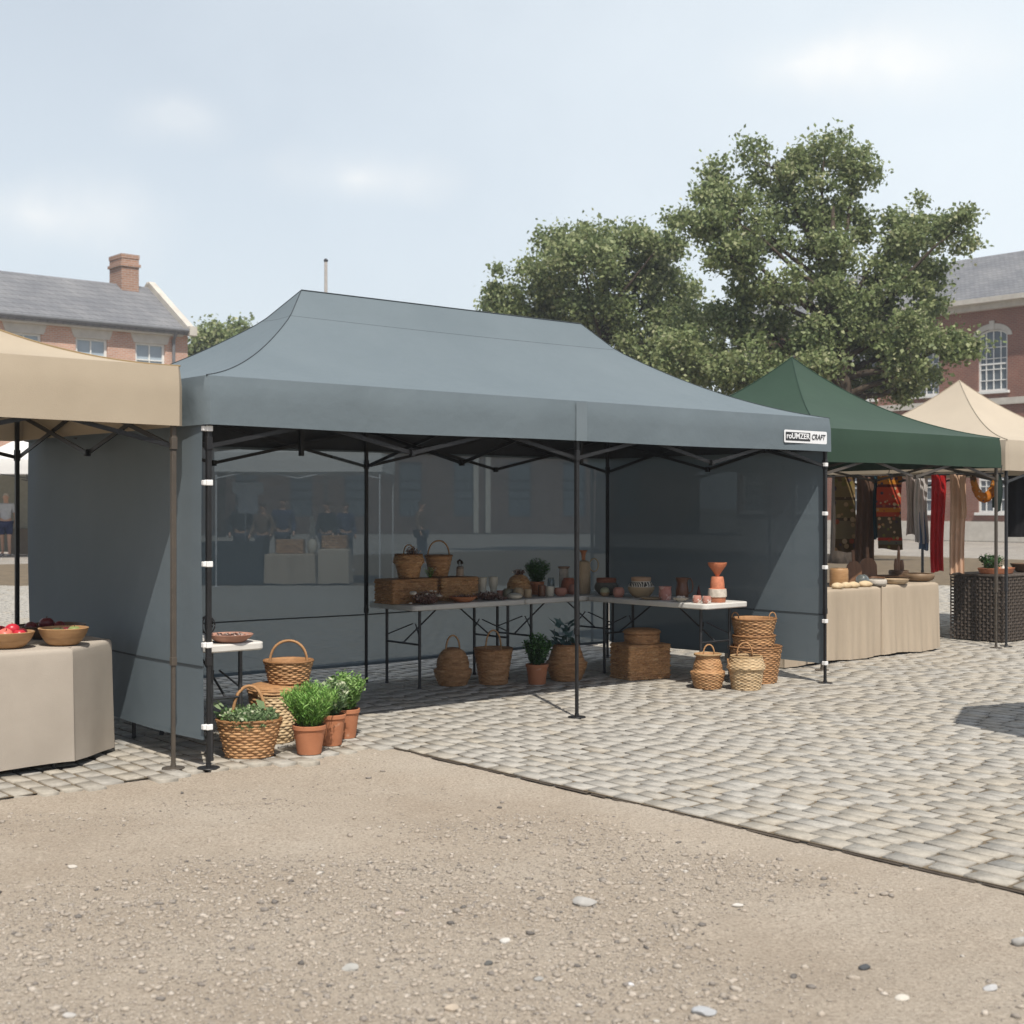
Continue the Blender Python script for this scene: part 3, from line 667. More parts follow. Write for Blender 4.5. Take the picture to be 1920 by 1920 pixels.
p,r,h = gi(1200,1276,112,66)
HC = p+Vector((0.0,-.02,0))
hamper('large rectangular wicker trunk on the paving under the crosswise table', HC, .44, .34, h*.98, 'wicker', ROT-.25, rowh=.021)
tk = basket('round lidded wicker basket standing on the large trunk', HC+Vector((.015,.0,h*.98+.004)), [(.158,0),(.160,.05),(.158,.082)], 'wicker_red', 26, .016, .0045, .0)
woven_lid(tk, .088, [(.168,0),(.168,.025),(.14,.036),(.05,.039),(.005,.039)], 'wicker_red', 20, .017)
p,r,h = gi(1327,1294,62,64)
basket('small two tone belly basket with folded straw top, left of the stack', p, [(r*.78,0),(r*.94,h*.25),(r*1.02,h*.44),(r*1.04,h*.50),(r*.86,h*.53),(r*.84,h*.72),(r*.66,h*.92),(r*.80,h)], 'wicker', 22, .012, .0042, .006, small=[(0,-r*.45,r*.34,h*.34,.1,.007)], rim_mat='wicker_pale')
p,r,h = gi(1399,1296,66,62)
basket('straw belly basket with two loop handles in front of the stack', p, [(r*.80,0),(r*.90,h*.35),(r*.96,h*.60),(r*1.08,h*.64),(r*1.07,h*.70),(r*.96,h*.85),(r*.88,h)], 'wicker_pale', 22, .0125, .0045, .007, small=[(0,r*.5,r*.45,h*.42,.1,.007),(-r*.80,-r*.35,r*.38,-h*.28,.5,.007)], rim_mat='wicker_pale')
p,r,h = gi(1415,1287,100,68)
sb = p+Vector((.02,.10,0)); 
basket('widest wicker tub, bottom of the three basket stack', sb, [(r*.80,0),(r*.86,h*.3),(r*.94,h*.7),(r*1.0,h)], 'wicker_red', 28, .0165, .0055, .011)
sc_ = sb.y/F; z1 = h-.02
basket('middle wicker basket of the three basket stack', sb+Vector((-.01,0,z1)), [(36*sc_,0),(38*sc_,.05),(40*sc_,.115)], 'wicker', 24, .014, .0045, .007)
basket('top wicker basket of the stack, with two small loop handles', sb+Vector((-.01,0,z1+.10)), [(33*sc_,0),(36*sc_,.05),(42*sc_,.165)], 'wicker', 24, .0145, .005, .009, small=[(-35*sc_,0,.035,.065,.3,.006),(35*sc_,0,.035,.065,.3,.006)])

# ================================================================ goods on the back tables
def tb(px, n):
    p = W(t_at(px,n), n, ZT); return p, p.y/F
def tc(px, t):
    p = W(t, n_at(px,t), ZT); return p, p.y/F
# hampers
p,s = tb(762,2.33); hamper('left wicker hamper on the back table', p, .50, .27, .21, 'wicker_red', ROT+.03); H1 = p
p2,s = tb(848,2.36); hamper('right wicker hamper on the back table, lighter brown', p2+Vector((0,0,0)), .40, .26, .205, 'wicker', ROT-.06); H2 = p2
q = H1+Vector((.02,.0,.215)); s = q.y/F
basket('squat wicker basket of dried stems on the left hamper', q, [(.088,0),(.10,.06),(.112,.115),(.135,.13),(.135,.16),(.118,.20)], 'wicker', 20, .013, .0042, .006, small=[(0,0,.045,.10,.1,.0055)])
dd = thing('dried_flowers', 'russet dried stems standing in the squat basket', 'dried flowers', q+Vector((.03,0,.14)), 0); foliage('dried', dd, (0,0,0), .075, .14, 40, .022, .006, 31, 8)
q = H2+Vector((-.12,-.05,.211))
basket('tapered wicker basket with a tall arched handle on the right hamper', q, [(.078,0),(.09,.05),(.108,.12),(.122,.185)], 'wicker_red', 20, .012, .0042, .008, handle=(.098,.165,.1,.007))
q = H2+Vector((.07,-.01,.211))
ware('spice_jar', 'small pale jar of dark seed heads on the right hamper', 'jar', q, [(.030,0),(.034,.01),(.033,.07),(.031,.085)], band_mat('jar_glaze',.085,((0,(.36,.28,.22)),(.8,(.2,.16,.13)))), 20)
sh = thing('seed_heads', 'dark round seed heads standing in the small pale jar', 'dried flowers', q+Vector((0,0,.05)), 0)
for k in range(7):
    a = k*.9; MB().tube([(0,0,0),(.02*math.cos(a),.02*math.sin(a),.065+.012*(k%3))],.0012,5).lathe([(.001,-.011),(.008,-.008),(.0105,0),(.007,.009),(.001,.011)],10,c=(.02*math.cos(a),.02*math.sin(a),.07+.012*(k%3))).build('seed_head', M['soil'], sh, smooth=True)
q = H1+Vector((.20,.06,.215)); fl = thing('flower_posy', 'tiny posy of pale flowers between the two hamper baskets', 'flowers', q, 0)
foliage('mint', fl, (0,0,0), .055, .085, 26, .018, .005, 33, 6); foliage('dried', fl, (.01,0,.02), .05, .08, 18, .012, .006, 34, 5, name='blossom')
# dried flowers lying in front of the hampers
q,s = tb(800,2.04); df = thing('dried_flowers', 'loose bunch of dried dark and pale flowers before the hampers', 'dried flowers', q, ROT)
foliage('dried', df, (0,0,.0), .17, .115, 130, .020, .007, 41, 9, .9, flat=.55)
petal = pm('dried_petal', (.66,.62,.55), (.55,.50,.44), 40, .85, .2)
for (dx,dz,rr) in ((-.17,.105,.032),(.10,.07,.024),(.02,.115,.016),(-.20,.02,.014),(-.03,.09,.014),(.06,.11,.013)):
    MB().lathe([(.004,-rr*.5),(rr*.7,-rr*.35),(rr,0),(rr*.8,rr*.35),(rr*.3,rr*.5),(.001,rr*.45)], 14, c=(dx,-.04,dz), jit=.12).build('flower_head', petal, df, smooth=True)
q,s = tb(868,2.05); ware('clay_bowl', 'shallow terracotta bowl of dark herbs in front of the right hamper', 'bowl', q, [(.05,0),(.075,.008),(.115,.035),(.128,.05)], M['terracotta'], 36)
hh = thing('dark_herbs', 'dark dried herbs heaped in the shallow terracotta bowl', 'herbs', q+Vector((0,0,.025)), 0); foliage('dried', hh, (0,0,-.01), .10, .05, 60, .018, .006, 43, 5, .9)
q,s = tb(914,2.12); hh = thing('herb_bundle', 'flat bundle of brown dried herbs beside the terracotta bowl', 'herbs', q, ROT); foliage('dried', hh, (0,0,0), .15, .075, 120, .024, .006, 44, 8, 1.0, flat=.6)
q,s = tb(940,2.02); hh = thing('sprig', 'small pinkish sprig lying at the front table edge', 'herbs', q, ROT); foliage('dried', hh, (0,0,0), .07, .035, 30, .016, .005, 45, 5, 1.0, flat=.6)
ivory = pm('ivory_glaze', (.60,.56,.47), (.52,.475,.39), 18, .4, .1, 60, spec=.45)
grey_gl = pm('grey_stoneware', (.24,.23,.21), (.19,.18,.165), 18, .5, .1, 60, spec=.4)
pink_cl = pm('pink_clay', (.45,.225,.175), (.37,.175,.135), 16, .75, .2, 70)
sand_cl = pm('sand_clay', (.46,.35,.23), (.38,.285,.185), 16, .75, .25, 70)
brown_gl = pm('brown_glaze', (.17,.075,.04), (.115,.05,.028), 14, .35, .1, 60, spec=.5)
olive_gl = pm('olive_glaze', (.17,.165,.12), (.13,.125,.09), 14, .4, .1, 60, spec=.45)
for px,n,lab,sc in ((904,2.32,'slim ivory vase standing nearest the right hamper',1.0),(925,2.36,'ivory goblet vase with a waist, right of the slim vase',1.0)):
    q,s = tb(px,n)
    prof = [(.032,0),(.036,.01),(.036,.10),(.041,.15),(.040,.175),(.043,.19)] if px == 904 else [(.034,0),(.028,.015),(.026,.075),(.040,.105),(.044,.15),(.043,.188)]
    ware('vase', lab, 'vase', q, smooth_prof(prof), ivory, 28, group='pottery on the back tables')
for px,n,lab,mt,prof in ((938,2.20,'brown clay beaker behind the pinkish sprig',pink_cl,[(.03,0),(.034,.005),(.033,.07)]),
    (955,2.24,'pale grey beaker behind the round loaf shaped stone',grey_gl,[(.035,0),(.04,.006),(.04,.075)]),
    (990,2.10,'clay tumbler below the potted rosemary',sand_cl,[(.026,0),(.033,.005),(.034,.075)]),
    (1016,2.16,'narrow brown tumbler right of the clay tumbler',brown_gl,[(.030,0),(.035,.005),(.036,.105)]),
    (1031,2.14,'cream beaker between the brown tumbler and pink bowls',ivory,[(.036,0),(.04,.006),(.041,.09)])):
    q,s = tb(px,n); ware('beaker', lab, 'cup', q, prof, mt, 24, group='pottery on the back tables')
q,s = tb(965,2.06); ware('lidded_dish', 'round cream lidded dish at the front edge of the table', 'dish', q, smooth_prof([(.045,0),(.068,.012),(.072,.03),(.055,.048),(.02,.056),(.003,.056)]), ivory, 30, closed=True, group='pottery on the back tables')
# beehive shaped woven cloche
q,s = tb(973,2.36)
cl = basket('beehive shaped woven dome with dried flowers on top', q, [(.105,0),(.112,.05),(.108,.11),(.085,.165),(.045,.195),(.006,.205)], 'wicker', 24, .015, .005, .0, name='woven_dome', bottom=False)
foliage('dried', cl, (0,0,.185), .06, .07, 40, .022, .008, 47, 5, .9, name='dried_flower_trim')
q,s = tb(972,2.16); ware('round_jar', 'small round sand coloured jar before the woven dome', 'jar', q, smooth_prof([(.03,0),(.05,.02),(.055,.05),(.04,.085),(.03,.09)]), sand_cl, 26, group='pottery on the back tables')
q,s = tb(951,2.13); ware('round_jar', 'speckled rounded jar left of the small sand coloured jar', 'jar', q, smooth_prof([(.026,0),(.04,.02),(.043,.05),(.034,.085),(.028,.09)]), olive_gl, 26, group='pottery on the back tables')
q,s = tb(1007,2.38); potted('spiky rosemary in a brown pot on the back table', q, .055, .068, .125, 'rosemary', [('box', .125, .245, 120, .035, .0032,0,0)], mat='terracotta', group='potted herbs')
q,s = tb(1033,2.42)
gt = NT('bottle_glass'); gl = gt.n('ShaderNodeBsdfPrincipled', i_Roughness=.06, i_IOR=1.45); gl.inputs['Transmission Weight'].default_value = .85; gl.inputs['Base Color'].default_value = (.5,.56,.56,1); gt.l(gl.outputs[0], gt.out.inputs[0]); M['bottle_glass'] = gt.m
ware('glass_jar', 'plain smoky glass jar behind the cream beaker', 'jar', q, [(.032,0),(.036,.006),(.036,.13),(.031,.142),(.032,.152)], M['bottle_glass'], 26, group='pottery on the back tables', wall_t=.003)
q,s = tb(1051,2.10); ware('clay_bowl', 'small pink clay bowl beside the cream beaker', 'bowl', q, smooth_prof([(.03,0),(.05,.012),(.062,.04),(.055,.07),(.052,.075)]), pink_cl, 30, group='pottery on the back tables')
q,s = tb(1066,2.28); ware('round_jar', 'rounded red clay jar behind the small pink bowl', 'jar', q, smooth_prof([(.05,0),(.07,.03),(.075,.08),(.062,.13),(.05,.14),(.052,.15)]), pm('red_clay',(.34,.12,.07),(.27,.09,.055),12,.6,.2), 30, group='pottery on the back tables')
q,s = tb(1057,2.44); ware('tall_jar', 'tall pale jar with a flat brown rim behind the red jar', 'jar', q, [(.042,0),(.046,.006),(.046,.20),(.045,.235),(.058,.24),(.058,.252)], band_mat('pale_jar',.252,((0,(.50,.44,.38)),(.93,(.30,.19,.13)))), 28, group='pottery on the back tables')
q,s = tb(1076,2.20); ware('round_jar', 'small pink globe jar right behind the middle pole', 'jar', q, smooth_prof([(.03,0),(.05,.02),(.055,.05),(.042,.085),(.034,.092)]), pink_cl, 26, group='pottery on the back tables')
# tall beige pitcher with a brown funnel spout and ring handle
q,s = tb(1094,2.22); T = thing('pitcher', 'tall beige pitcher with a brown flared spout and ring handle', 'pitcher', q, ROT-.9, None)
MB().lathe(smooth_prof([(.062,0),(.068,.01),(.068,.16),(.062,.27),(.055,.31),(.022,.318),(.018,.322)])+[(.001,.322)], 32).build('body', sand_cl, T, smooth=True, angle=40)
MB().lathe([(.017,.315),(.018,.36),(.024,.39),(.040,.415),(.036,.415),(.018,.385),(.001,.375)], 26).build('spout', M['terracotta'], T, smooth=True, angle=40)
MB().tube([(.062+.040+.042*math.cos(a), 0, .275+.062*math.sin(a)) for a in [2*PI*k/26+PI for k in range(27)]], .006, 8).build('handle', sand_cl, T, smooth=True)
# --- crosswise table
q,s = tc(1137,5.22); T = ware('cooking_pot', 'squat dark pot with a wide rust red neck', 'pot', q, smooth_prof([(.06,0),(.085,.015),(.118,.06),(.112,.10),(.088,.125),(.098,.135),(.092,.158)]), band_mat('dark_pot',.158,((0,(.105,.10,.08)),(.60,(.13,.125,.105)),(.76,(.25,.095,.055)))), 36, part='body')
q,s = tc(1134,5.06); ware('round_jar', 'small pale green lidded ball jar before the dark pot', 'jar', q, smooth_prof([(.025,0),(.040,.015),(.046,.045),(.036,.075),(.012,.084),(.003,.084)]), band_mat('green_ball',.084,((0,(.36,.25,.15)),(.45,(.36,.37,.24)))), 28, closed=True)
q,s = tc(1160,5.06); ware('round_jar', 'small pink clay ball jar next to the pale green one', 'jar', q, smooth_prof([(.03,0),(.048,.018),(.056,.05),(.046,.082),(.036,.09)]), pink_cl, 28)
def figured_mat():
    H = .19; nt = NT('patterned_pot'); p = nt.n('ShaderNodeBsdfPrincipled', i_Roughness=.7)
    tc_ = nt.n('ShaderNodeTexCoord'); sx = nt.n('ShaderNodeSeparateXYZ'); nt.l(tc_.outputs['Object'], sx.inputs[0])
    base = ramp(nt, (lambda d: d.outputs[0])((lambda d: (nt.l(sx.outputs[2], d.inputs[0]), d)[1])(nt.n('ShaderNodeMath', operation='DIVIDE'))), [(0,(.40,.29,.17)),(.52,(.60,.55,.46)),(.80,(.42,.26,.16))], 'CONSTANT')
    for nd in nt.t.nodes:
        if nd.type == 'MATH' and nd.operation == 'DIVIDE': nd.inputs[1].default_value = H
    w = nt.n('ShaderNodeTexVoronoi', i_Scale=30.0, feature='DISTANCE_TO_EDGE'); nt.l(tc_.outputs['Object'], w.inputs['Vector'])
    wv = nt.n('ShaderNodeTexWave', i_Scale=14.0, i_Distortion=9.0, i_Detail=1.0); nt.l(tc_.outputs['Object'], wv.inputs['Vector'])
    ink = ramp(nt, wv.outputs[0], [(.42,(0,0,0)),(.5,(1,1,1))])
    band = ramp(nt, sx.outputs[2], [(H*.55,(0,0,0)),(H*.555,(1,1,1)),(H*.775,(1,1,1)),(H*.78,(0,0,0))], 'LINEAR')
    mu = nt.n('ShaderNodeMath', operation='MULTIPLY'); nt.l(ink, mu.inputs[0]); nt.l(band, mu.inputs[1])
    mx = nt.n('ShaderNodeMix', data_type='RGBA'); nt.l(mu.outputs[0], mx.inputs[0]); nt.l(base, mx.inputs[6]); mx.inputs[7].default_value = (.06,.045,.035,1)
    nt.l(mx.outputs[2], p.inputs['Base Color']); nt.l(p.outputs[0], nt.out.inputs[0]); return nt.m
q,s = tc(1202,5.20); ware('patterned_pot', 'round bellied pot with a black and white figured shoulder band', 'pot', q, smooth_prof([(.055,0),(.09,.02),(.125,.075),(.118,.115),(.085,.148),(.092,.158),(.092,.185)]), figured_mat(), 40, part='body')
q,s = tc(1222,5.06); ware('plate', 'flat straw coloured plate in front of the patterned pot', 'plate', q, [(.06,0),(.075,.006),(.105,.018)], sand_cl, 36)
q,s = tc(1247,5.14); ware('cup', 'pink marbled cylindrical cup right of the patterned pot', 'cup', q, smooth_prof([(.05,0),(.056,.01),(.058,.06),(.054,.10),(.058,.118)]), pm('pink_marble',(.52,.26,.21),(.42,.17,.14),22,.6,.15,spots=((.62,.42,.36),18,.55)), 30)
q,s = tc(1279,5.28); T = thing('jug', 'tall brown glazed jug with a flared lip and side handle', 'jug', q, -.35)
MB().lathe(smooth_prof([(.052,0),(.056,.02),(.060,.075),(.05,.13),(.046,.155),(.062,.195)])+[(.058,.196),(.042,.155),(.05,.08),(.002,.02)], 32).build('body', brown_gl, T, smooth=True, angle=45)
MB().tube([(.058,0,.185),(.075,0,.19),(.092,0,.165),(.098,0,.12),(.09,0,.075),(.06,0,.055)], [.006,.007,.007,.0065,.006,.006], 8).build('handle', brown_gl, T, smooth=True)
q,s = tc(1276,5.04); ware('dish', 'small white footed dish with cream buds, at the table front', 'dish', q, [(.03,0),(.035,.008),(.06,.02),(.072,.034)], ivory, 30)
for k,(a,rr) in enumerate(((0.3,.03),(1.8,.036),(3.2,.025),(4.6,.034),(5.6,.01))):
    bo = MB().lathe([(.002,-.012),(.012,-.006),(.015,.002),(.010,.011),(.002,.014)], 12, jit=.1).build('cream_bud', petal, None, smooth=True); bo.location = q+Vector((rr*math.cos(a),rr*math.sin(a),.038)); tag(bo, 'cream bud lying in the small white footed dish', 'bud', 'cream buds in the white dish')
for px,lab in ((1307,'left pink cup with white dots beside the terracotta stack'),(1325,'right pink cup with white dots beside the terracotta stack')):
    q,s = tc(px,5.05); ware('dotted_cup', lab, 'cup', q, smooth_prof([(.028,0),(.038,.012),(.040,.04),(.036,.062)]), pm('pink_dots',(.46,.22,.17),(.40,.18,.14),12,.6,.1,spots=((.72,.66,.6),26,.54)), 26, group='dotted pink cups')
q,s = tc(1310,5.40); T = thing('pepper_string', 'dark red dried pepper leaning by the jug', 'dried pepper', q, 0); MB().lathe([(.018,0),(.024,.02),(.016,.07),(.005,.115)],14).build('pepper', pm('dried_pepper',(.12,.03,.025),(.08,.02,.018),20,.5,.2), T, smooth=True); MB().tube([(0,0,.11),(.004,0,.13)],.003,6).build('stalk', M['wood_dark'], T)
# terracotta stack: banded vase carrying a funnel
q,s = tc(1345,5.24); vh = .225
T = thing('banded_vase', 'tall terracotta vase with a white band, carrying the funnel', 'vase', q, 0)
MB().lathe([(.068,0),(.072,.01),(.074,.045),(.082,.05),(.083,.075),(.078,.118),(.062,.123),(.062,.16),(.054,.215),(.05,vh),(.001,vh)], 36).build('body', band_mat('banded_vase',vh,((0,(.42,.16,.085)),(.212,(.58,.52,.44)),(.535,(.55,.20,.11)))), T, smooth=True, angle=40)
f = ware('funnel', 'bright terracotta funnel balanced on the banded vase', 'funnel', q+Vector((0,0,vh+.002)), [(.016,0),(.02,.012),(.045,.05),(.078,.095),(.084,.118)], pm('bright_terracotta',(.60,.21,.105),(.54,.18,.09),10,.7,.2), 36)
# --- dish and small things on the left white table
q = W(t_at(432,.20), .20, ZT); ware('clay_dish', 'wide shallow clay dish on the left white table', 'dish', q, [(.06,0),(.09,.006),(.128,.035),(.14,.05)], pm('rosy_clay',(.45,.25,.18),(.37,.19,.14),12,.7,.2), 40)
dh = thing('dried_petals', 'grey lilac dried petals filling the shallow clay dish', 'dried petals', q+Vector((0,0,.028)), 0); foliage('dried', dh, (0,0,-.01), .12, .035, 120, .018, .007, 51, 4, 1.0)
q = W(t_at(391,.15), .15, ZT); ware('ornament', 'small gilded knob ornament beside the front corner pole', 'ornament', q, smooth_prof([(.022,0),(.024,.03),(.012,.045),(.02,.06),(.016,.08),(.003,.088)]), sand_cl, 18, closed=True)
q = W(t_at(389,.26), .26, ZT); T = thing('iron_candle_holder', 'dark twisted iron candle holder behind the front corner pole', 'candle holder', q, 0)
for a in (0,1.05,2.1): MB().tube([(.045*math.cos(b)*math.cos(a),.045*math.cos(b)*math.sin(a),.11+.055*math.sin(b)) for b in [2*PI*k/24 for k in range(25)]], .0045, 6).build('ring', M['black_metal'], T, smooth=True)
MB().tube([(0,0,0),(0,0,.06)],.008,8).lathe([(.04,0),(.04,.006),(.01,.012)],18).build('stem', M['black_metal'], T, smooth=True, angle=40)

# ================================================================ bowls and fruit on the left table
ZB = .717
def bowl_at(px, py, wpx, hpx, label, mat, dy=0.0, r=None):
    Y = F*(EYE-ZB)/(py-HZ)+(wpx/2*8.1/F)*.8+dy; x = (px-960)*Y/F; s = Y/F; r = r or wpx/2*s; h = hpx*s
    ware('wooden_bowl', label, 'bowl', (x,Y,ZB), smooth_prof([(r*.45,0),(r*.62,h*.06),(r*.86,h*.5),(r,h)]), M[mat], 44, group='wooden bowls on the linen table', wall_t=.009)
    return Vector((x,Y,ZB)), r, h
def fruit(name, label, cat, loc, r, mat, squash=.9, stalk=True, group=None, ox=1.0, rz=0.0, tilt=0.0):
    T = thing(name, label, cat, loc, rz, group); T.rotation_euler = (tilt,tilt*.6,rz)
    MB().lathe([(r*.12,-r*squash*.86),(r*.5,-r*squash*.82),(r*.86,-r*squash*.45),(r,0),(r*.9,r*squash*.45),(r*.55,r*squash*.80),(r*.2,r*squash*.83),(.001,r*squash*.70)], 24, ox, 1.0).build('flesh', mat, T, smooth=True)
    if stalk: MB().tube([(0,0,r*squash*.68),(r*.08,0,r*squash*1.15)], r*.06, 6).build('stalk', M['wood_dark'], T)
red = pm('red_skin', (.62,.035,.06), (.45,.02,.035), 8, .35, .05, spec=.5); coral = pm('coral_skin', (.72,.19,.14), (.62,.12,.10), 8, .4, .05, spec=.45)
maroon = pm('maroon_skin', (.16,.02,.022), (.10,.012,.016), 10, .4, .1, spec=.45); green = pm('green_skin', (.25,.29,.11), (.17,.22,.07), 8, .45, .1, spec=.4); dgreen = pm('dark_green_skin', (.075,.10,.045), (.05,.07,.03), 8, .45, .1, spec=.4)
b,r,h = bowl_at(14,1219,98,30,'honey wood bowl of red fruit nearest the left edge','wood_bowl')
for k,(dx,dy,dz,rr,mt,lab) in enumerate(((-.065,-.03,.05,.042,coral,'coral coloured fruit at the left of the front bowl'),(.005,-.045,.055,.040,coral,'coral coloured fruit in the middle of the front bowl'),(.02,.02,.075,.044,red,'bright red fruit topmost in the front bowl'),(.075,-.01,.05,.038,red,'bright red fruit at the right of the front bowl'),(-.06,.05,.06,.042,red,'bright red fruit at the back left of the front bowl'),(.055,.07,.05,.038,maroon,'maroon fruit at the back of the front bowl'))):
    fruit('fruit', lab, 'fruit', b+Vector((dx,dy,dz+.028)), rr*1.05, mt, .88, True, 'fruit in the wooden bowls', tilt=.5*math.sin(k*2))
b,r,h = bowl_at(119,1213,92,32,'honey wood bowl of green fruit at the cloth corner','wood_bowl')
for k,(dx,dy,dz,rr,mt,lab,ox) in enumerate(((.065,.0,.055,.042,green,'pale green pear standing up in the right bowl',1.0),(-.02,-.02,.05,.035,dgreen,'dark green fruit in the middle of the right bowl',1.5),(-.085,.0,.045,.032,dgreen,'dark green fruit at the left of the right bowl',1.4),(.0,.06,.05,.036,maroon,'maroon fruit at the back of the right bowl',1.0))):
    fruit('fruit', lab, 'fruit', b+Vector((dx,dy,dz+.026)), rr, mt, .9, True, 'fruit in the wooden bowls', ox, .5*k, .25*math.sin(k))
b,r,h = bowl_at(96,1202,126,24,'wide dark wood bowl of maroon fruit behind the two honey bowls','wood_dark', .06)
for k,(dx,dy,dz,rr,lab) in enumerate(((-.02,-.03,.075,.046,'maroon fruit topmost in the dark bowl'),(-.12,-.03,.05,.04,'maroon fruit at the left of the dark bowl'),(.06,-.02,.05,.042,'maroon fruit at the right of the dark bowl'),(-.06,.06,.05,.042,'maroon fruit at the back of the dark bowl'))):
    fruit('fruit', lab, 'fruit', b+Vector((dx,dy,dz+.02)), rr, maroon, .88, True, 'fruit in the wooden bowls', tilt=.3*k)

# ================================================================ right hand stalls
# dark wicker counter
c0 = gp(1880,1206); T = thing('wicker_counter', 'dark brown open weave wicker counter at the right edge', 'counter', c0, ROT)
def lattice(a, b, z0, z1, nrm, parent, name='woven_panel'):
    """open basket weave: upright stakes with flat strips going in front and behind them, over a dark backing"""
    a = Vector(a); b = Vector(b); nn = Vector(nrm); L = (b-a).length; d = (b-a)/L; m = MB(); nst = int(L/.045); nr = int((z1-z0)/.036)
    for i in range(nst+1): m.bar(a+d*(L*i/nst)+Vector((0,0,z0)), a+d*(L*i/nst)+Vector((0,0,z1)), .012, .012)
    for j in range(nr):
        z = z0+(j+.5)*(z1-z0)/nr; pts = []
        for i in range(nst*2+1): pts.append(a+d*(L*i/(nst*2))+Vector((0,0,z))+nn*(.011*(0 if i%2 else (1 if (i//2+j)%2 else -1))))
        for s_,e in zip(pts,pts[1:]): m.bar(s_, e, .006, .021)
    return m.build(name, M['wicker_dark'], parent)
CL, CDp, CH = 2.2, .66, .775
MB().box((CL/2,CDp/2,CH/2-.01),(CL-.06,CDp-.06,CH-.04)).build('inner_box', pm('counter_inside',(.20,.17,.145),(.15,.125,.105),9,.9,.1), T)
lattice((0,CDp,0),(0,0,0),.012,CH-.03,(-1,0,0),T); lattice((0,0,0),(CL,0,0),.012,CH-.03,(0,-1,0),T)
MB().box((CL/2,CDp/2,CH-.012),(CL+.03,CDp+.03,.028)).build('counter_top', M['wicker_dark'], T, bevel=.008)
def onc(px, n, z=CH+.003):
    nw = .87+n; p = W(t_at(px,nw), nw, z); return p
q = onc(1868,.22); ware('tray', 'shallow terracotta tray on the dark wicker counter', 'tray', q, [(.20,0),(.22,.006),(.25,.065)], pm('tray_clay',(.42,.17,.085),(.36,.135,.07),9,.7,.2), 40, ox=1.15, oy=.7, rz=ROT)
T = thing('succulent_plant', 'grey green bushy plant in the terracotta tray', 'plant', q+Vector((-.04,.02,.03)), 0); foliage('box', T, (0,0,0), .16, .21, 70, .035, .010, 61, 8)
gar = pm('garlic_skin',(.66,.60,.52),(.56,.48,.42),14,.6,.1)
for k,(dx,dz) in enumerate(((.13,.05),(.17,.06),(.20,.045))):
    o = MB().lathe([(.002,-.025),(.022,-.018),(.03,0),(.02,.02),(.006,.032),(.003,.05)],14,jit=.08).build('garlic_bulb', gar, None, smooth=True); o.location = q+Vector((dx*TX,dx*TY-.03,dz)); tag(o, 'white garlic bulb in the terracotta tray beside the bushy plant', 'garlic', 'garlic bulbs in the tray')
q = onc(1905,.2); ware('dark_bowl', 'dark bowl behind the tray on the wicker counter', 'bowl', q+Vector((.15,.12,0)), [(.08,0),(.12,.02),(.17,.10)], M['wood_dark'], 36)
# boards, bowls and bread on the tan cloths
def onr(px, n, z=.732): nw = .93+n; return W(t_at(px,nw)-.0, nw, z)
q = onr(1573,.22); ware('wooden_drum', 'tall turned wooden tub nearest the grey side wall', 'tub', q, [(.09,0),(.095,.01),(.095,.17),(.09,.19)], M['wood_bowl'], 32)
def board(label, loc, w, h, tone, lean, rz):
    T = thing('serving_board', label, 'board', loc, rz); T.rotation_euler = (lean,0,rz); pl = []
    for k in range(25): a = PI*k/24; pl.append((w/2*math.cos(a), h*.62+w/2*math.sin(a)))
    pl = [(w*.36,0)]+[(w/2,h*.25)]+pl+[(-w/2,h*.25),(-w*.36,0)]
    m = MB(); n = len(pl); m.add([(x,-.009,z) for x,z in pl]+[(x,.009,z) for x,z in pl], [tuple(range(n)),tuple(range(2*n-1,n-1,-1))]+[(i,n+i,n+(i+1)%n,(i+1)%n) for i in range(n)])
    m.build('board', tone, T); MB().box((0,0,h*.62+w/2+.05),(.035,.016,.13)).build('handle', tone, T, bevel=.006)
wood_red = pm('red_wood',(.21,.105,.055),(.14,.07,.036),9,.5,.15,60,stretch=(4,4,.6))
board('left dark wooden serving board leaning behind the tub', onr(1603,.34), .17, .27, wood_red, -.12, .25)
board('right dark wooden serving board leaning behind the tub', onr(1629,.40), .19, .29, wood_red, -.12, .10)
q = onr(1617,.16); ware('glass_cloche', 'small round glass jar before the serving boards', 'jar', q, smooth_prof([(.05,0),(.07,.03),(.072,.07),(.05,.11),(.03,.118)]), M['bottle_glass'], 28, wall_t=.003)
q = onr(1640,.26); ware('wooden_bowl', 'small reddish wooden bowl right of the serving boards', 'bowl', q, smooth_prof([(.05,0),(.08,.02),(.11,.075)]), wood_red, 32)
for k,(px,n,rr) in enumerate(((1570,.05,.055),(1586,.06,.05),(1600,.05,.055),(1622,.07,.065))):
    q = onr(px,n); o = MB().lathe(smooth_prof([(rr*.7,0),(rr*.98,.012),(rr,.03),(rr*.7,.052),(rr*.2,.062),(.001,.062)]), 26, 1.15, .9, jit=.05).build('bread_roll', pm('bread_crust_%d'%k,(.62,.50,.33),(.50,.37,.22),14,.85,.3,60), None, smooth=True); o.location = q; tag(o, ['pale bread roll nearest the grey side wall','second pale bread roll from the grey side wall','third pale bread roll from the grey side wall','largest pale bread roll, before the glass jar'][k], 'bread roll', 'bread rolls on the tan cloth')
q = onr(1645,.10); ware('stone_dish', 'pale round stone dish at the seam of the two tan cloths', 'dish', q, smooth_prof([(.08,0),(.10,.02),(.098,.055),(.09,.065)]), pm('pale_stone',(.52,.48,.42),(.44,.40,.35),14,.8,.2), 32)
q = onr(1680,.10,.738); ware('stone_dish', 'sand coloured oval dish in front of the tall wooden figure', 'dish', q, smooth_prof([(.085,0),(.11,.012),(.125,.05)]), sand_cl, 34, ox=1.1)
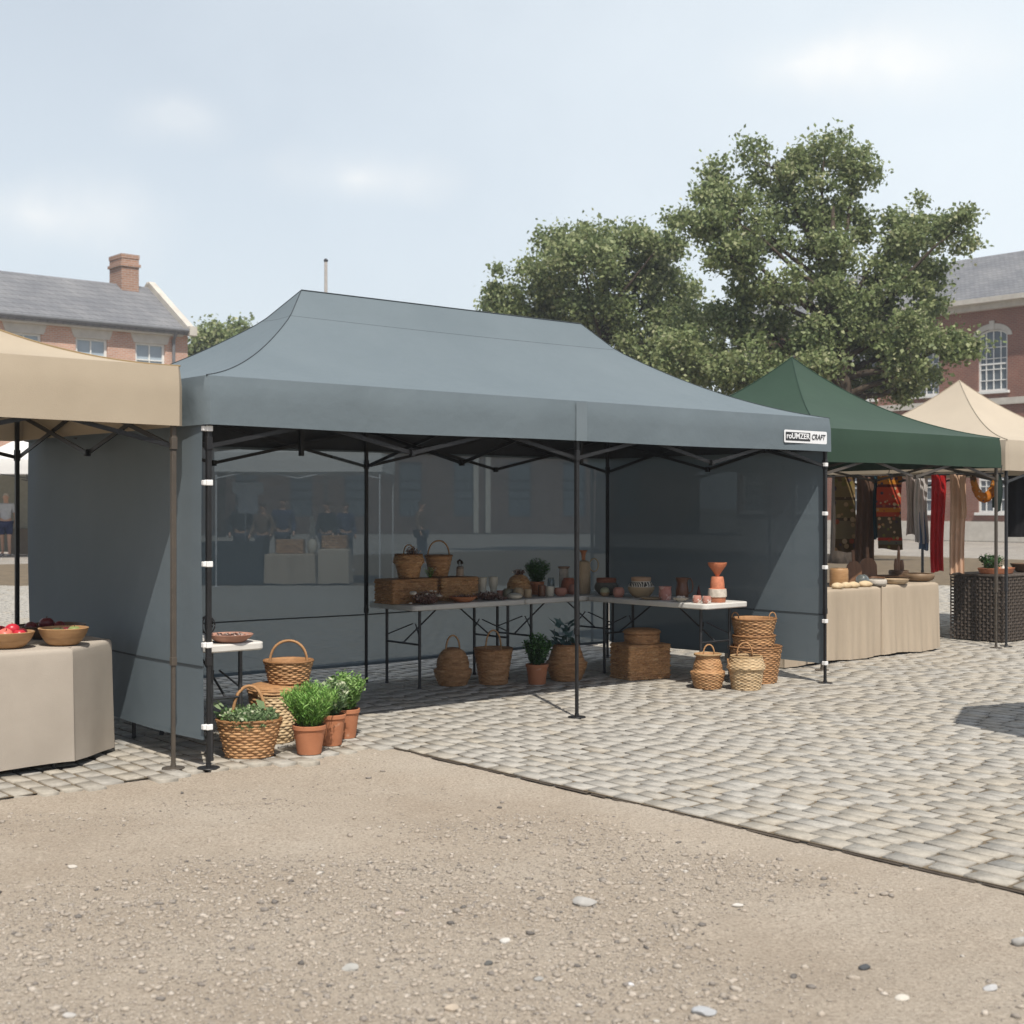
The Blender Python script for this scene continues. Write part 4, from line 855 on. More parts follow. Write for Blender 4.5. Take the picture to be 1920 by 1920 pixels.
q = onr(1672,.32,.738); ware('wooden_bowl', 'shallow dark wooden bowl left of the largest bowl', 'bowl', q, smooth_prof([(.10,0),(.15,.02),(.19,.07)]), M['wood_dark'], 40)
q = onr(1722,.24,.738); ware('wooden_bowl', 'largest turned wooden bowl at the right end of the tan cloths', 'bowl', q, smooth_prof([(.11,0),(.16,.02),(.175,.06),(.165,.085)]), pm('ash_wood',(.24,.165,.10),(.17,.11,.065),9,.5,.15,60), 44)
q = onr(1685,.42,.738); ware('wooden_bowl', 'deep dark wooden bowl holding the carved figure', 'bowl', q, [(.08,0),(.10,.01),(.11,.10),(.105,.115)], M['wood_dark'], 32)
T = thing('carved_figure', 'tall carved wooden paddles standing in the deep dark bowl', 'carving', q+Vector((0,0,.03)), ROT)
for dx,hh,ww in ((-.05,.22,.07),(.0,.36,.05),(.06,.20,.075)):
    MB().lathe([(.012,0),(.02,.02),(ww*.5,hh*.45),(ww*.55,hh*.7),(ww*.35,hh*.95),(.004,hh)], 16, 1, .4, c=(dx,0,0)).build('paddle', wood_red, T, smooth=True)
# hanging cloths along the left side of the cream canopy
def weft_mat(name, stops, H, pat=0.0, ink=(.05,.04,.05), scale=14):
    nt = NT(name); p = nt.n('ShaderNodeBsdfPrincipled', i_Roughness=.95); p.inputs['Specular IOR Level'].default_value = .1
    tc_ = nt.n('ShaderNodeTexCoord'); sx = nt.n('ShaderNodeSeparateXYZ'); nt.l(tc_.outputs['Object'], sx.inputs[0])
    mr = nt.n('ShaderNodeMapRange'); nt.l(sx.outputs[2], mr.inputs[0]); mr.inputs[1].default_value = -H; mr.inputs[2].default_value = 0
    col = ramp(nt, mr.outputs[0], stops, 'CONSTANT')
    if pat:
        v = nt.n('ShaderNodeTexVoronoi', i_Scale=scale); nt.l(tc_.outputs['Object'], v.inputs['Vector'])
        mk = ramp(nt, v.outputs['Distance'], [(pat-.03,(1,1,1)),(pat,(0,0,0))])
        mx = nt.n('ShaderNodeMix', data_type='RGBA'); nt.l(mk, mx.inputs[0]); nt.l(col, mx.inputs[6]); sc3 = nt.n('ShaderNodeSeparateColor'); nt.l(v.outputs['Color'], sc3.inputs[0]); nt.l(ramp(nt, sc3.outputs[0], [(0,(.42,.36,.26)),(.3,(.07,.06,.10)),(.5,(.40,.30,.20)),(.65,(.16,.17,.06)),(.8,(.33,.10,.06)),(.9,(.5,.45,.36))],'CONSTANT'), mx.inputs[7])
        m2 = nt.n('ShaderNodeMix', data_type='RGBA', blend_type='MULTIPLY'); m2.inputs[0].default_value = 1; nt.l(mx.outputs[2], m2.inputs[6]); m2.inputs[7].default_value = (.75,.62,.5,1); col = m2.outputs[2]
    br_ = nt.n('ShaderNodeMix', data_type='RGBA', blend_type='MULTIPLY'); br_.inputs[0].default_value = 1; nt.l(col, br_.inputs[6]); br_.inputs[7].default_value = (1.45,1.4,1.35,1); col = br_.outputs[2]
    nt.l(col, p.inputs['Base Color'])
    tr = nt.n('ShaderNodeBsdfTranslucent'); nt.l(col, tr.inputs[0]); ms = nt.n('ShaderNodeMixShader', i_Fac=.12); nt.l(p.outputs[0], ms.inputs[1]); nt.l(tr.outputs[0], ms.inputs[2]); nt.l(ms.outputs[0], nt.out.inputs[0]); return nt.m
hx, hy = b2.x-TX*.02, b2.y-TY*.02
def side_d(px): k = (px-960)/F; return (k*hy-hx)/(NX-k*NY)
rail = thing('cloth_rail', 'thin dark rail the cloths hang from, under the cream canopy', 'rail', (hx,hy,0), ROT)
MB().tube([(0,.02,1.925),(0,2.95,1.925)], .009, 8).build('bar', M['grey_metal'], rail)
for y in (.05,1.5,2.9): MB().tube([(0,y,1.92),(.03,y,2.02)], .004, 6).build('hook', M['grey_metal'], rail)
def hanging(name, label, cat, px, wpx, ytop, ybot, mat, folds=3, amp=.018, taper=1.0, seed=0, off=0.0, group='cloths hanging under the cream canopy', yaw=None):
    d = side_d(px); P = Vector((hx+NX*d+TX*off, hy+NY*d+TY*off, 0)); s = P.y/F; w = wpx*s; zt = EYE+(HZ-ytop)*s; zb = EYE+(HZ-ybot)*s
    zt = 1.925 if abs(off) < .01 else zt
    H = zt-zb; rg = random.Random(seed); ph = [rg.random()*6 for _ in range(4)]
    o = MB()
    def fn(sgn):
        def g(u,v):
            x = (u-.5)*w*(1+(taper-1)*v); y = amp*(.3+.7*v)*math.sin(folds*2*PI*u+ph[0]+v*.6)+.012*math.sin(v*4+ph[1])+sgn*.002
            return (x+.01*math.sin(v*5+ph[2]), y, -H*v+.012*math.sin(u*5+ph[3])*v)
        return g
    o.grid(fn(1), 40, 40); o.grid(fn(-1), 40, 40)
    ob = o.build(name, mat, None, smooth=True); ob.location = (P.x,P.y,zt); ob.rotation_euler = (0,0,0.0 if yaw is None else yaw); return tag(ob, label, cat, group)
oc = (.30,.22,.10)
def plain(n,c,k=.85): return pm(n, c, tuple(x*k for x in c), 6, .95, .3, 90, spec=.05, transl=.12)
hanging('woven_rug', 'olive patterned hanging rug with medallions, leftmost of the cloths', 'rug', 1585, 38, 897, 1034, weft_mat('olive_rug',((0,(.12,.09,.05)),(.10,(.22,.21,.15)),(.36,(.10,.08,.05)),(.40,(.20,.19,.11)),(.66,(.10,.08,.05)),(.70,(.20,.18,.10)),(.93,(.12,.09,.05))),.85,.36,scale=11), 1, .006, seed=1)
hanging('scarf', 'long dark brown hanging scarf between the two patterned rugs', 'scarf', 1622, 33, 897, 1082, plain('brown_scarf',(.17,.105,.075)), 3, .02, 1.15, seed=2)
hanging('scarf', 'narrow teal scarf beside the bright striped rug', 'scarf', 1642, 8, 897, 1010, plain('teal_scarf',(.03,.07,.09)), 1, .01, seed=3)
hanging('woven_rug', 'bright red, orange and dark patterned striped rug', 'rug', 1668, 46, 893, 1030, weft_mat('bright_rug',((0,(.09,.07,.04)),(.055,(.12,.14,.13)),(.11,(.35,.045,.03)),(.15,(.10,.09,.07)),(.44,(.40,.07,.04)),(.50,(.45,.20,.035)),(.56,(.18,.05,.07)),(.60,(.35,.05,.03)),(.66,(.40,.07,.04)),(.84,(.10,.03,.03)),(.88,(.45,.22,.04)),(.94,(.30,.15,.03))),.87,.33,scale=17), 1, .005, seed=4)
hanging('scarf', 'pale pinkish grey hanging shawl, left layer', 'shawl', 1710, 22, 897, 1003, plain('pinkish_shawl',(.60,.51,.47)), 3, .02, seed=5)
hanging('scarf', 'pale grey hanging shawl reaching lower, right layer', 'shawl', 1724, 24, 897, 1018, plain('grey_shawl',(.66,.63,.61)), 3, .02, 1.1, seed=6, off=.03)
hanging('scarf', 'short blue cloth showing below the pale grey shawl', 'scarf', 1725, 18, 960, 1031, plain('blue_cloth',(.13,.19,.29)), 2, .015, seed=7, off=.06)
hanging('scarf', 'long plain red hanging scarf', 'scarf', 1759, 28, 893, 1072, plain('red_scarf',(.55,.028,.03)), 3, .02, .85, seed=8)
hanging('scarf', 'long peach coloured hanging scarf right of the red one', 'scarf', 1795, 30, 893, 1075, plain('peach_scarf',(.64,.43,.30)), 3, .02, .9, seed=9)
hanging('scarf', 'short peach scarf end folded over beside the long one', 'scarf', 1808, 10, 893, 970, plain('peach_scarf_end',(.60,.40,.27)), 1, .012, seed=10, off=-.03)
# looped orange shawl near the pole
d = side_d(1846); P = Vector((hx+NX*d, hy+NY*d, 1.925)); T = thing('looped_shawl', 'orange and brown shawl hanging in a loop by the pole', 'shawl', P, 0.0, 'cloths hanging under the cream canopy')
sm_ = weft_mat('loop_shawl',((0,(.40,.17,.03)),(.5,(.42,.20,.04)),(.75,(.14,.09,.04))),.3,.28,scale=26); o = MB()
pts = [(-.13+.26*k/20, 0, -.27*math.sin(PI*k/20)**.55) for k in range(21)]
o.tube(pts, [.032+.022*math.sin(PI*k/20) for k in range(21)], 10, bump=.12, twist=.2); o.build('loop', sm_, T, smooth=True)
MB().grid(lambda u,v: (.125+(u-.5)*.075, .012*math.sin(u*7+v*3), -.38*v), 12, 16).build('tail', weft_mat('loop_tail',((0,(.03,.05,.045)),(.35,(.35,.16,.04)),(.8,(.2,.11,.04))),.4), T, smooth=True)
q = W(TL,0); 
hanging('dark_garment', 'black hanging garment at the right edge under the cream canopy', 'garment', 1872, 12, 897, 960, plain('dark_green_cloth',(.03,.045,.04)), 1, .01, seed=11)
d2 = b2+Vector((TX,TY,0))*.36+Vector((NX,NY,0))*.8
ob = MB().grid(lambda u,v: ((u-.5)*.30, .02*math.sin(u*11+v), -.72*v), 20, 20).build('black_dress', plain('black_cloth',(.018,.018,.02)), None, smooth=True); ob.location = (ap(1912,893,d2.y).x, d2.y, 1.92); tag(ob, 'wide black cloth hanging right of the two dark poles', 'garment', 'cloths hanging under the cream canopy')
# ================================================================ ground
def vnoise(x, y, seed):
    """value noise on numpy arrays"""
    r = np.random.default_rng(seed).random((256,256)); xi = np.floor(x).astype(int); yi = np.floor(y).astype(int); fx = x-xi; fy = y-yi
    fx = fx*fx*(3-2*fx); fy = fy*fy*(3-2*fy); g = lambda a,b: r[a%256,b%256]
    return (g(xi,yi)*(1-fx)+g(xi+1,yi)*fx)*(1-fy)+(g(xi,yi+1)*(1-fx)+g(xi+1,yi+1)*fx)*fy-.5
T0, N0 = 1.30, -.10                       # the paving lies where n > N0 or t > T0
def tn(X, Y): dx = X-FLX; dy = Y-FLY; return dx*TX+dy*TY, dx*NX+dy*NY
def gz(X, Y):
    return -.026+.034*vnoise(X*.8+3,Y*.8,1)+.016*vnoise(X*2.7,Y*2.7,2)+.007*vnoise(X*9,Y*9,3)+.0045*vnoise(X*27,Y*27,4)
def gravel_material():
    nt = NT('gravel_dirt'); p = nt.n('ShaderNodeBsdfPrincipled', i_Roughness=.95); p.inputs['Specular IOR Level'].default_value = .1; v = coord(nt)
    n1 = nt.n('ShaderNodeTexNoise', i_Scale=.8, i_Detail=6.0, i_Roughness=.6); nt.l(v, n1.inputs['Vector'])
    c1 = ramp(nt, n1.outputs[0], [(.30,(.39,.325,.255)),(.50,(.45,.385,.31)),(.70,(.49,.43,.355))])
    n2 = nt.n('ShaderNodeTexNoise', i_Scale=70.0, i_Detail=6.0, i_Roughness=.8); nt.l(v, n2.inputs['Vector'])
    g = ramp(nt, n2.outputs[0], [(.30,(.36,.35,.34)),(.45,(.85,.84,.83)),(.57,(1.03,1.03,1.03)),(.72,(1.42,1.42,1.44))])
    mx = nt.n('ShaderNodeMix', data_type='RGBA', blend_type='MULTIPLY'); mx.inputs[0].default_value = 1; nt.l(c1, mx.inputs[6]); nt.l(g, mx.inputs[7])
    vo = nt.n('ShaderNodeTexVoronoi', i_Scale=150.0); nt.l(v, vo.inputs['Vector'])
    m2 = nt.n('ShaderNodeMix', data_type='RGBA', blend_type='MULTIPLY'); m2.inputs[0].default_value = .35; nt.l(mx.outputs[2], m2.inputs[6]); nt.l(vo.outputs['Color'], m2.inputs[7])
    nt.l(mx.outputs[2], p.inputs['Base Color'])
    b = nt.n('ShaderNodeBump', i_Strength=1.0, i_Distance=.010); nt.l(n2.outputs[0], b.inputs['Height'])
    b2_ = nt.n('ShaderNodeBump', i_Strength=.45, i_Distance=.006); nt.l(vo.outputs['Distance'], b2_.inputs['Height']); nt.l(b.outputs[0], b2_.inputs['Normal']); nt.l(b2_.outputs[0], p.inputs['Normal'])
    nt.l(p.outputs[0], nt.out.inputs[0]); return nt.m
GM = gravel_material()
def poly_sheet(name, pts, z, mat): 
    o = MB().add([(*xy(W(t,n)),z) for t,n in pts], [tuple(range(len(pts)))]).build(name, mat); return tag(o, kind='structure')
poly_sheet('gravel_yard', [(-500,-500),(T0+.5,-500),(T0+.5,N0+.5),(-500,N0+.5)], -.075, GM)
nu, nv = 300, 330
U, Vv = np.meshgrid(np.linspace(-1,1,nu), np.linspace(0,1,nv)); Yg = 2.6*(12.0/2.6)**Vv; Xg = U*(Yg*.46+.3)
tg, ng = tn(Xg,Yg); Zg = gz(Xg,Yg); inside = np.clip(np.maximum((ng-N0-.16)/.2, (tg-T0-.03)/.10),0,1)
edge = np.maximum(np.clip(1-np.abs(ng-N0-.05)/.35,0,1)*(tg<T0), .75*np.clip(1-np.abs(tg-T0)/.4,0,1)*(ng<N0)); Zg = Zg*(1-edge)+(-.003+.4*Zg)*edge; Zg = Zg-inside*.06
idx = np.arange(nu*nv).reshape(nv,nu); Fg = np.stack([idx[:-1,:-1],idx[:-1,1:],idx[1:,1:],idx[1:,:-1]],-1).reshape(-1,4)
tag(np_mesh('gravel_ground', np.stack([Xg,Yg,Zg],-1).reshape(-1,3), Fg, GM, smooth=True), kind='structure')
# loose grit: more of it in drifts
def pebble_field(N, smin, smax, power, seed, ymin=3.8, ymax=9.6, drift=1.0):
    rg = np.random.default_rng(seed); out = []
    Y = np.sqrt(rg.uniform(ymin**2,ymax**2,N)); X = rg.uniform(-1,1,N)*(Y*.40+.1); t,n = tn(X,Y)
    k = vnoise(X*.8+7,Y*.8,21)+.6*vnoise(X*2.2,Y*2.2,22)+.35*np.clip((6.4-Y)/2.4,-1,1)
    ok = (np.maximum(n-N0, t-T0) < -.01) & (rg.uniform(0,1,N) < np.clip(.18+1.7*drift*k,.05,1)); X,Y = X[ok],Y[ok]; m = len(X)
    S = smin*(smax/smin)**(rg.uniform(0,1,m)**power); return X,Y,S,rg
import math as _m
phi = (1+5**.5)/2
ICO = np.array([(-1,phi,0),(1,phi,0),(-1,-phi,0),(1,-phi,0),(0,-1,phi),(0,1,phi),(0,-1,-phi),(0,1,-phi),(phi,0,-1),(phi,0,1),(-phi,0,-1),(-phi,0,1)])/1.902
ICF = np.array([(0,11,5),(0,5,1),(0,1,7),(0,7,10),(0,10,11),(1,5,9),(5,11,4),(11,10,2),(10,7,6),(7,1,8),(3,9,4),(3,4,2),(3,2,6),(3,6,8),(3,8,9),(4,9,5),(2,4,11),(6,2,10),(8,6,7),(9,8,1)])
def pebbles(name, X, Y, S, rg, mat, sink=.25):
    m = len(X); V = ICO[None]*(1+rg.uniform(-.28,.28,(m,12,1))); V = V*np.stack([rg.uniform(.8,1.5,m),rg.uniform(.6,1.0,m),rg.uniform(.35,.7,m)],-1)[:,None,:]*S[:,None,None]*.5
    a = rg.uniform(0,6.28,m); ca,sa = np.cos(a)[:,None],np.sin(a)[:,None]; x = V[:,:,0]*ca-V[:,:,1]*sa; y = V[:,:,0]*sa+V[:,:,1]*ca
    z = V[:,:,2]+(gz(X,Y)+S*.5*(.5-sink))[:,None]; P = np.stack([x+X[:,None],y+Y[:,None],z],-1).reshape(-1,3)
    Fq = (ICF[None]+(np.arange(m)*12)[:,None,None]).reshape(-1,3)
    c = rg.uniform(0,1,m); return np_mesh(name, P, Fq, mat, attr=np.repeat(c,20))
PEB = attr_mat('pebble_stone', [(0,(.13,.12,.11)),(.05,(.24,.215,.19)),(.2,(.33,.29,.245)),(.5,(.40,.345,.285)),(.8,(.42,.365,.30)),(.985,(.46,.41,.35)),(1,(.55,.52,.47))], rough=.9, bump=.3, bscale=200, nscale=60, namp=.3)
X,Y,S,rg = pebble_field(210000,.004,.013,1.5,31); o = pebbles('gravel_grit', X,Y,S,rg,PEB,.2); tag(o, 'fine loose grit scattered over the dirt yard', 'gravel', kind='stuff')
X,Y,S,rg = pebble_field(22000,.011,.036,1.9,32,drift=1.2); o = pebbles('gravel_pebbles', X,Y,S,rg,PEB,.3); tag(o, 'loose pebbles scattered over the dirt yard', 'gravel', kind='stuff')
# the larger stones one can single out
stones = [(1097,1694,46,.55,'light grey flat stone in the middle foreground, largest of the loose stones',(.40,.385,.36)),(948,1772,24,.6,'pale pebble left of the middle of the gravel foreground',(.55,.53,.49)),
 (657,1822,34,.45,'long grey flat stone in the left foreground gravel',(.40,.39,.36)),(1622,1812,26,.6,'dark grey stone in the right foreground gravel',(.075,.08,.085)),
 (1912,1764,30,1.1,'grey stone cut by the right edge of the photo',(.36,.35,.33)),(1320,1902,46,.5,'grey flat stone at the bottom edge, right of the middle',(.40,.41,.42)),
 (1858,1853,30,.6,'pale bluish stone near the bottom right corner',(.46,.46,.46)),(1180,1852,18,.6,'small white stone near the bottom, right of the middle',(.62,.62,.63)),
 (1383,1696,22,.5,'small white stone below the kerb line of the paving',(.60,.57,.52)),(1690,1876,30,.45,'pale buff chip in the bottom right foreground',(.58,.54,.47)),
 (750,1718,20,.6,'pale reddish stone in the left middle gravel',(.46,.39,.34)),(846,1898,30,.7,'buff stone at the bottom edge, left of the middle',(.44,.37,.29)),
 (136,1630,18,.6,'small pale stone in the far left gravel',(.55,.51,.45)),(130,1905,26,.5,'pale flat stone at the bottom left corner',(.46,.44,.41)),(1010,1842,20,.6,'mid grey stone low in the middle foreground',(.33,.32,.30)),
 (916,1812,18,.8,'dark pointed stone left of the middle, near the bottom',(.11,.11,.105))]
for k,(px,py,w,fl,lab,col) in enumerate(stones):
    p = gp(px,py,-.02); s = p.y/F; R_ = w/2*s; bm = bmesh.new(); bmesh.ops.create_icosphere(bm, subdivisions=3, radius=1.0); rr = random.Random(100+k)
    ax = [Vector((rr.uniform(-1,1),rr.uniform(-1,1),rr.uniform(-1,1))).normalized() for _ in range(11)]; hh = [rr.uniform(.62,.95) for _ in ax]
    for v in bm.verts:
        for a,h in zip(ax,hh):
            d = v.co.dot(a)-h
            if d > 0: v.co -= a*d*.9
        v.co = Vector((v.co.x*R_*1.05, v.co.y*R_*rr.uniform(.795,.805), v.co.z*R_*fl*.75))
    me = bpy.data.meshes.new('stone'); bm.to_mesh(me); bm.free(); me.polygons.foreach_set('use_smooth',[True]*len(me.polygons)); me.set_sharp_from_angle(angle=.5)
    me.materials.append(pm('loose_stone_%d'%k, col, tuple(c*.82 for c in col), 30, .9, .4, 160, dist=.003)); o = link(bpy.data.objects.new('stone', me)); gzv = float(gz(np.array([p.x]),np.array([p.y]))[0])
    o.location = (p.x,p.y,gzv+R_*fl*.35); o.rotation_euler = (rr.uniform(-.15,.15),rr.uniform(-.15,.15),rr.uniform(-.5,.5)); tag(o, lab, 'stone', 'larger loose stones in the gravel')
# paving: joint sand below, setts standing in it
JM = pm('joint_sand', (.19,.148,.10), (.115,.095,.07), 3.5, .95, .5, 90, dist=.006, spec=.05)
FARM = brick_mat('far_paving', (.32,.305,.28), (.40,.385,.36), (.22,.19,.15), .22, .125, .02, axis='XY', bump=.2)
o = MB().add([(-900,-900,-.02),(900,-900,-.02),(900,900,-.02),(-900,900,-.02)], [(0,1,2,3)])
pv = MB().add([(*xy(W(t,n)),-.021) for t,n in ((-700,N0+.2),(T0,N0+.2),(T0,-700),(900,-700),(900,900),(-700,900))], [tuple(range(6))]).build('plaza_paving', FARM); tag(pv, kind='structure')
me = MB().add([(*xy(W(t,n)),-.0075) for t,n in ((-14,N0+.13),(T0,N0+.13),(T0,-7),(34,-7),(34,30),(-14,30))], [tuple(range(6))]).build('paving_joints', JM); tag(me, kind='structure')
rg = np.random.default_rng(77); SV = []; SF = []; SA = []
rows_t = []; t = T0
while t < 33: pw = rg.uniform(.114,.130); rows_t.append((t,pw)); t += pw
t = T0
while t > -13: pw = rg.uniform(.118,.145); t -= pw; rows_t.append((t,pw))
for t,pw in rows_t:
    n = -6.6+rg.uniform(0,.2)
    while n < 29:
        L = rg.uniform(.165,.235); tc_, nc = t+pw/2, n+L/2
        X_ = FLX+TX*tc_+NX*nc; Y_ = FLY+TY*tc_+NY*nc
        vis = 4.6 < Y_ < 27 and abs(X_) < Y_*.405+.25
        e1 = t >= T0-.02 or n >= N0-.07+.06*math.sin(t*9)
        if vis and e1:
            g = .0085+.0035*rg.random(); lo = -.04; tz = rg.normal(0,.0012); far = Y_ > 15
            q = []
            c4_ = [(t+g,n+g),(t+pw-g,n+g),(t+pw-g,n+L-g),(t+g,n+L-g)]
            c4_ = [(a+rg.normal(0,.004),b+rg.normal(0,.006)) for a,b in c4_]
            cx = sum(a for a,_ in c4_)/4; cy = sum(b for _,b in c4_)/4
            j = len(SV); b1 = .94
            for (a,b) in c4_: SV.append((FLX+TX*a+NX*b, FLY+TY*a+NY*b, lo))
            for (a,b) in c4_: SV.append((FLX+TX*a+NX*b, FLY+TY*a+NY*b, -.0032+tz))
            for (a,b) in c4_:
                a2 = cx+(a-cx)*b1; b2__ = cy+(b-cy)*(b1+.05); SV.append((FLX+TX*a2+NX*b2__, FLY+TY*a2+NY*b2__, .0005+tz+rg.normal(0,.0007)))
            cval = min(1,max(0,rg.normal(.5,.13)+.5*float(vnoise(np.array([X_*.35]),np.array([Y_*.35]),9)[0])))
            for r0_ in (0,4):
                for k in range(4): SF.append((j+r0_+k,j+r0_+(k+1)%4,j+r0_+4+(k+1)%4,j+r0_+4+k)); SA.append(cval)
            SF.append((j+8,j+9,j+10,j+11)); SA.append(cval)
        n += L
SETT = attr_mat('granite_sett', [(0,(.29,.28,.255)),(.2,(.335,.315,.28)),(.42,(.385,.348,.288)),(.6,(.37,.35,.312)),(.8,(.395,.372,.33)),(1,(.43,.412,.372))], rough=.85, bump=.45, bscale=70, nscale=18, namp=.27, dist=.006)
nsh = np_mesh('cobble_setts', np.array(SV), np.array(SF), SETT, attr=SA); tag(nsh, kind='structure')
print('setts', len(SA)//9)
# dark strips painting in the shadow gap along the kerb line of setts
EG = pm('painted_kerb_shade', (.06,.05,.042), (.10,.082,.065), 9, .95, .4, 60, spec=.05)
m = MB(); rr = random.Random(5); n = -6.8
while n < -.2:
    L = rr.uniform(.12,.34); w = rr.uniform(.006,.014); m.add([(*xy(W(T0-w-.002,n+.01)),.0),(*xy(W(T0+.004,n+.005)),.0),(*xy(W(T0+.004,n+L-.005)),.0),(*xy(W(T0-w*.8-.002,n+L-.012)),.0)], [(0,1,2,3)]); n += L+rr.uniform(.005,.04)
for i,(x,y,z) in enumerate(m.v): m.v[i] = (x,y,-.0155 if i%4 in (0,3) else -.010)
tag(m.build('kerb_shade_strips', EG), kind='structure')

# ================================================================ buildings
BRICK_L = brick_mat('left_house_brick', (.56,.31,.225), (.48,.255,.185), (.52,.45,.38), .17,.058,.010)
BRICK_R = brick_mat('right_hall_brick', (.27,.115,.083), (.22,.092,.068), (.27,.21,.17), .23,.078,.012)
BRICK_H = brick_mat('far_hall_brick', (.16,.10,.08), (.12,.075,.06), (.2,.16,.13), .23,.078,.012)
SLATE = brick_mat('roof_slate', (.215,.222,.235), (.175,.183,.198), (.10,.105,.11), .24,.17,.010, bump=.5)
def facade_mesh(x0, x1, z0, z1, holes, dep=.16, arch_r=None):
    m = MB(); xs = sorted({x0,x1,*[h[0] for h in holes],*[h[1] for h in holes]}); zs = sorted({z0,z1,*[h[2] for h in holes],*[h[3] for h in holes]})
    for a,b in zip(xs,xs[1:]):
        for c,d in zip(zs,zs[1:]):
            if any(h[0]<=a and b<=h[1] and h[2]<=c and d<=h[3] for h in holes): continue
            m.add([(a,0,c),(b,0,c),(b,0,d),(a,0,d)], [(0,1,2,3)])
    for (a,b,c,d) in holes:
        m.add([(a,0,c),(b,0,c),(b,0,d),(a,0,d),(a,dep,c),(b,dep,c),(b,dep,d),(a,dep,d)], [(0,4,5,1),(1,5,6,2),(2,6,7,3),(3,7,4,0)])
        if arch_r:
            r = (b-a)/2; k_ = r*.45; cx = (a+b)/2; zs_ = d-k_
            for sgn,xe in ((-1,a),(1,b)):
                arc = [(cx+sgn*r*math.cos(t_), zs_+k_*math.sin(t_)) for t_ in [PI/2*q/8 for q in range(9)]]
                pts = [(x,.004,z) for x,z in arc]+[(xe,.004,d)]
                m.add(pts, [tuple(range(len(pts)))])
    return m
def window(parent, a, b, c, d, glass, paint, nx=2, nz=2, dep=.10, fw=.06, mw=.03, arched=False, sill=None, name='window'):
    fr = MB(); top = d-(0 if not arched else (b-a)/2*.45)
    for (p,q) in (((a+fw/2,c),(a+fw/2,top)),((b-fw/2,c),(b-fw/2,top))): fr.box((p[0],dep,(c+top)/2),(fw,.06,top-c))
    fr.box(((a+b)/2,dep,c+fw/2),(b-a-2*fw,.058,fw)); fr.box(((a+b)/2,dep-.004,(c+top)/2),(b-a-2*fw,.062,fw*.8))
    if arched:
        r = (b-a)/2; k_ = r*.45; cx = (a+b)/2
        fr.tube([(cx+(r-fw/2)*math.cos(t_),dep,top+(k_-fw/2)*math.sin(t_)) for t_ in [PI*q/16 for q in range(17)]], fw/2, 6)
    else: fr.box(((a+b)/2,dep,d-fw/2),(b-a-2*fw,.058,fw))
    for i in range(1,nx): fr.box((a+(b-a)*i/nx,dep-.002,(c+d)/2-.02),(mw,.05,d-c-.1))
    for j in range(1,nz): fr.box(((a+b)/2,dep-.006,c+(top-c)*j/nz),(b-a-fw,.05,mw))
    o = fr.build(name, paint, parent)
    MB().add([(a,dep+.02,c),(b,dep+.02,c),(b,dep+.02,d),(a,dep+.02,d)], [(0,1,2,3)]).build('pane', glass, o)
    if sill: MB().box(((a+b)/2,-.05,c-.06),(b-a+.24,.20,.12)).build('sill', sill, o, bevel=.01)
    return o
# left house
Zl = 45.0; HS = 1.36; cL = Vector(((352-960)*Zl/F, Zl, 0)); LL = 16.0; oL = (cL-Tv*LL)*HS
HL = thing('brick_house', 'orange brick house with slate roof and one chimney, far left', 'house', oL, ROT); HL.scale = (HS,HS,HS); HL.location.z = EYE*(1-HS)
def lx(px): k = (px-960)/F; return LL-(cL.x-k*cL.y)/(TX-k*TY)
wl = []
for c_ in (282,172,46): 
    x = lx(c_); wl.append((x-.52,x+.52,5.2,6.86))
x = lx(46)
for k in range(1,4): wl.append((x-2.1*k-.52,x-2.1*k+.52,5.2,6.86))
low = [(a,b,1.0,3.0) for a,b,_,_ in wl]
facade_mesh(0,LL,.3,7.35,wl+low).build('wall', BRICK_L, HL)
hd, rz_ = 2.7, 9.05
MB().add([(LL,0,0),(LL,2*hd,0),(LL,2*hd,7.35),(LL,hd,rz_-.1),(LL,0,7.35)], [(0,1,2,3,4)]).add([(0,0,0),(0,2*hd,0),(0,2*hd,7.35),(0,hd,rz_-.1),(0,0,7.35)], [(4,3,2,1,0)]).add([(0,2*hd,0),(LL,2*hd,0),(LL,2*hd,7.35),(0,2*hd,7.35)],[(3,2,1,0)]).build('gable_wall', BRICK_L, HL)
for (a,b,c_,d) in wl:
    window(HL,a,b,c_,d,M['pale_glass'],M['white_paint'],2,3,fw=.08,mw=.035)
    m = MB(); m.add([(a-.06,-.03,d-.02),(b+.06,-.03,d-.02),(b+.17,-.03,d+.28),(a-.17,-.03,d+.28),(a-.06,.05,d-.02),(b+.06,.05,d-.02),(b+.17,.05,d+.28),(a-.17,.05,d+.28)], [(0,1,2,3),(0,4,5,1),(1,5,6,2),(2,6,7,3),(3,7,4,0)]); m.build('lintel', M['stone_trim'], HL)
for (a,b,c_,d) in low: window(HL,a,b,c_,d,M['glass'],M['white_paint'],2,3,fw=.08,mw=.035)
ov = .28; rf = MB()
def slab(p, th=.07):
    a,b,c_,d = [Vector(q) for q in p]; nn = (b-a).cross(d-a).normalized()*th; return MB().add([a,b,c_,d,a-nn,b-nn,c_-nn,d-nn], [(0,1,2,3),(7,6,5,4),(0,4,5,1),(1,5,6,2),(2,6,7,3),(3,7,4,0)])
sl = (rz_-7.35)/hd
R1 = slab([(-.1,-ov,7.42-ov*sl),(LL-.10,-ov,7.42-ov*sl),(LL-.10,hd,7.42+hd*sl),(-.1,hd,7.42+hd*sl)]); R2 = slab([(LL-.10,2*hd+ov,7.42-ov*sl),(-.1,2*hd+ov,7.42-ov*sl),(-.1,hd,7.42+hd*sl),(LL-.10,hd,7.42+hd*sl)])
R1.add(R2.v, R2.f); RO = R1.build('roof', SLATE, HL)
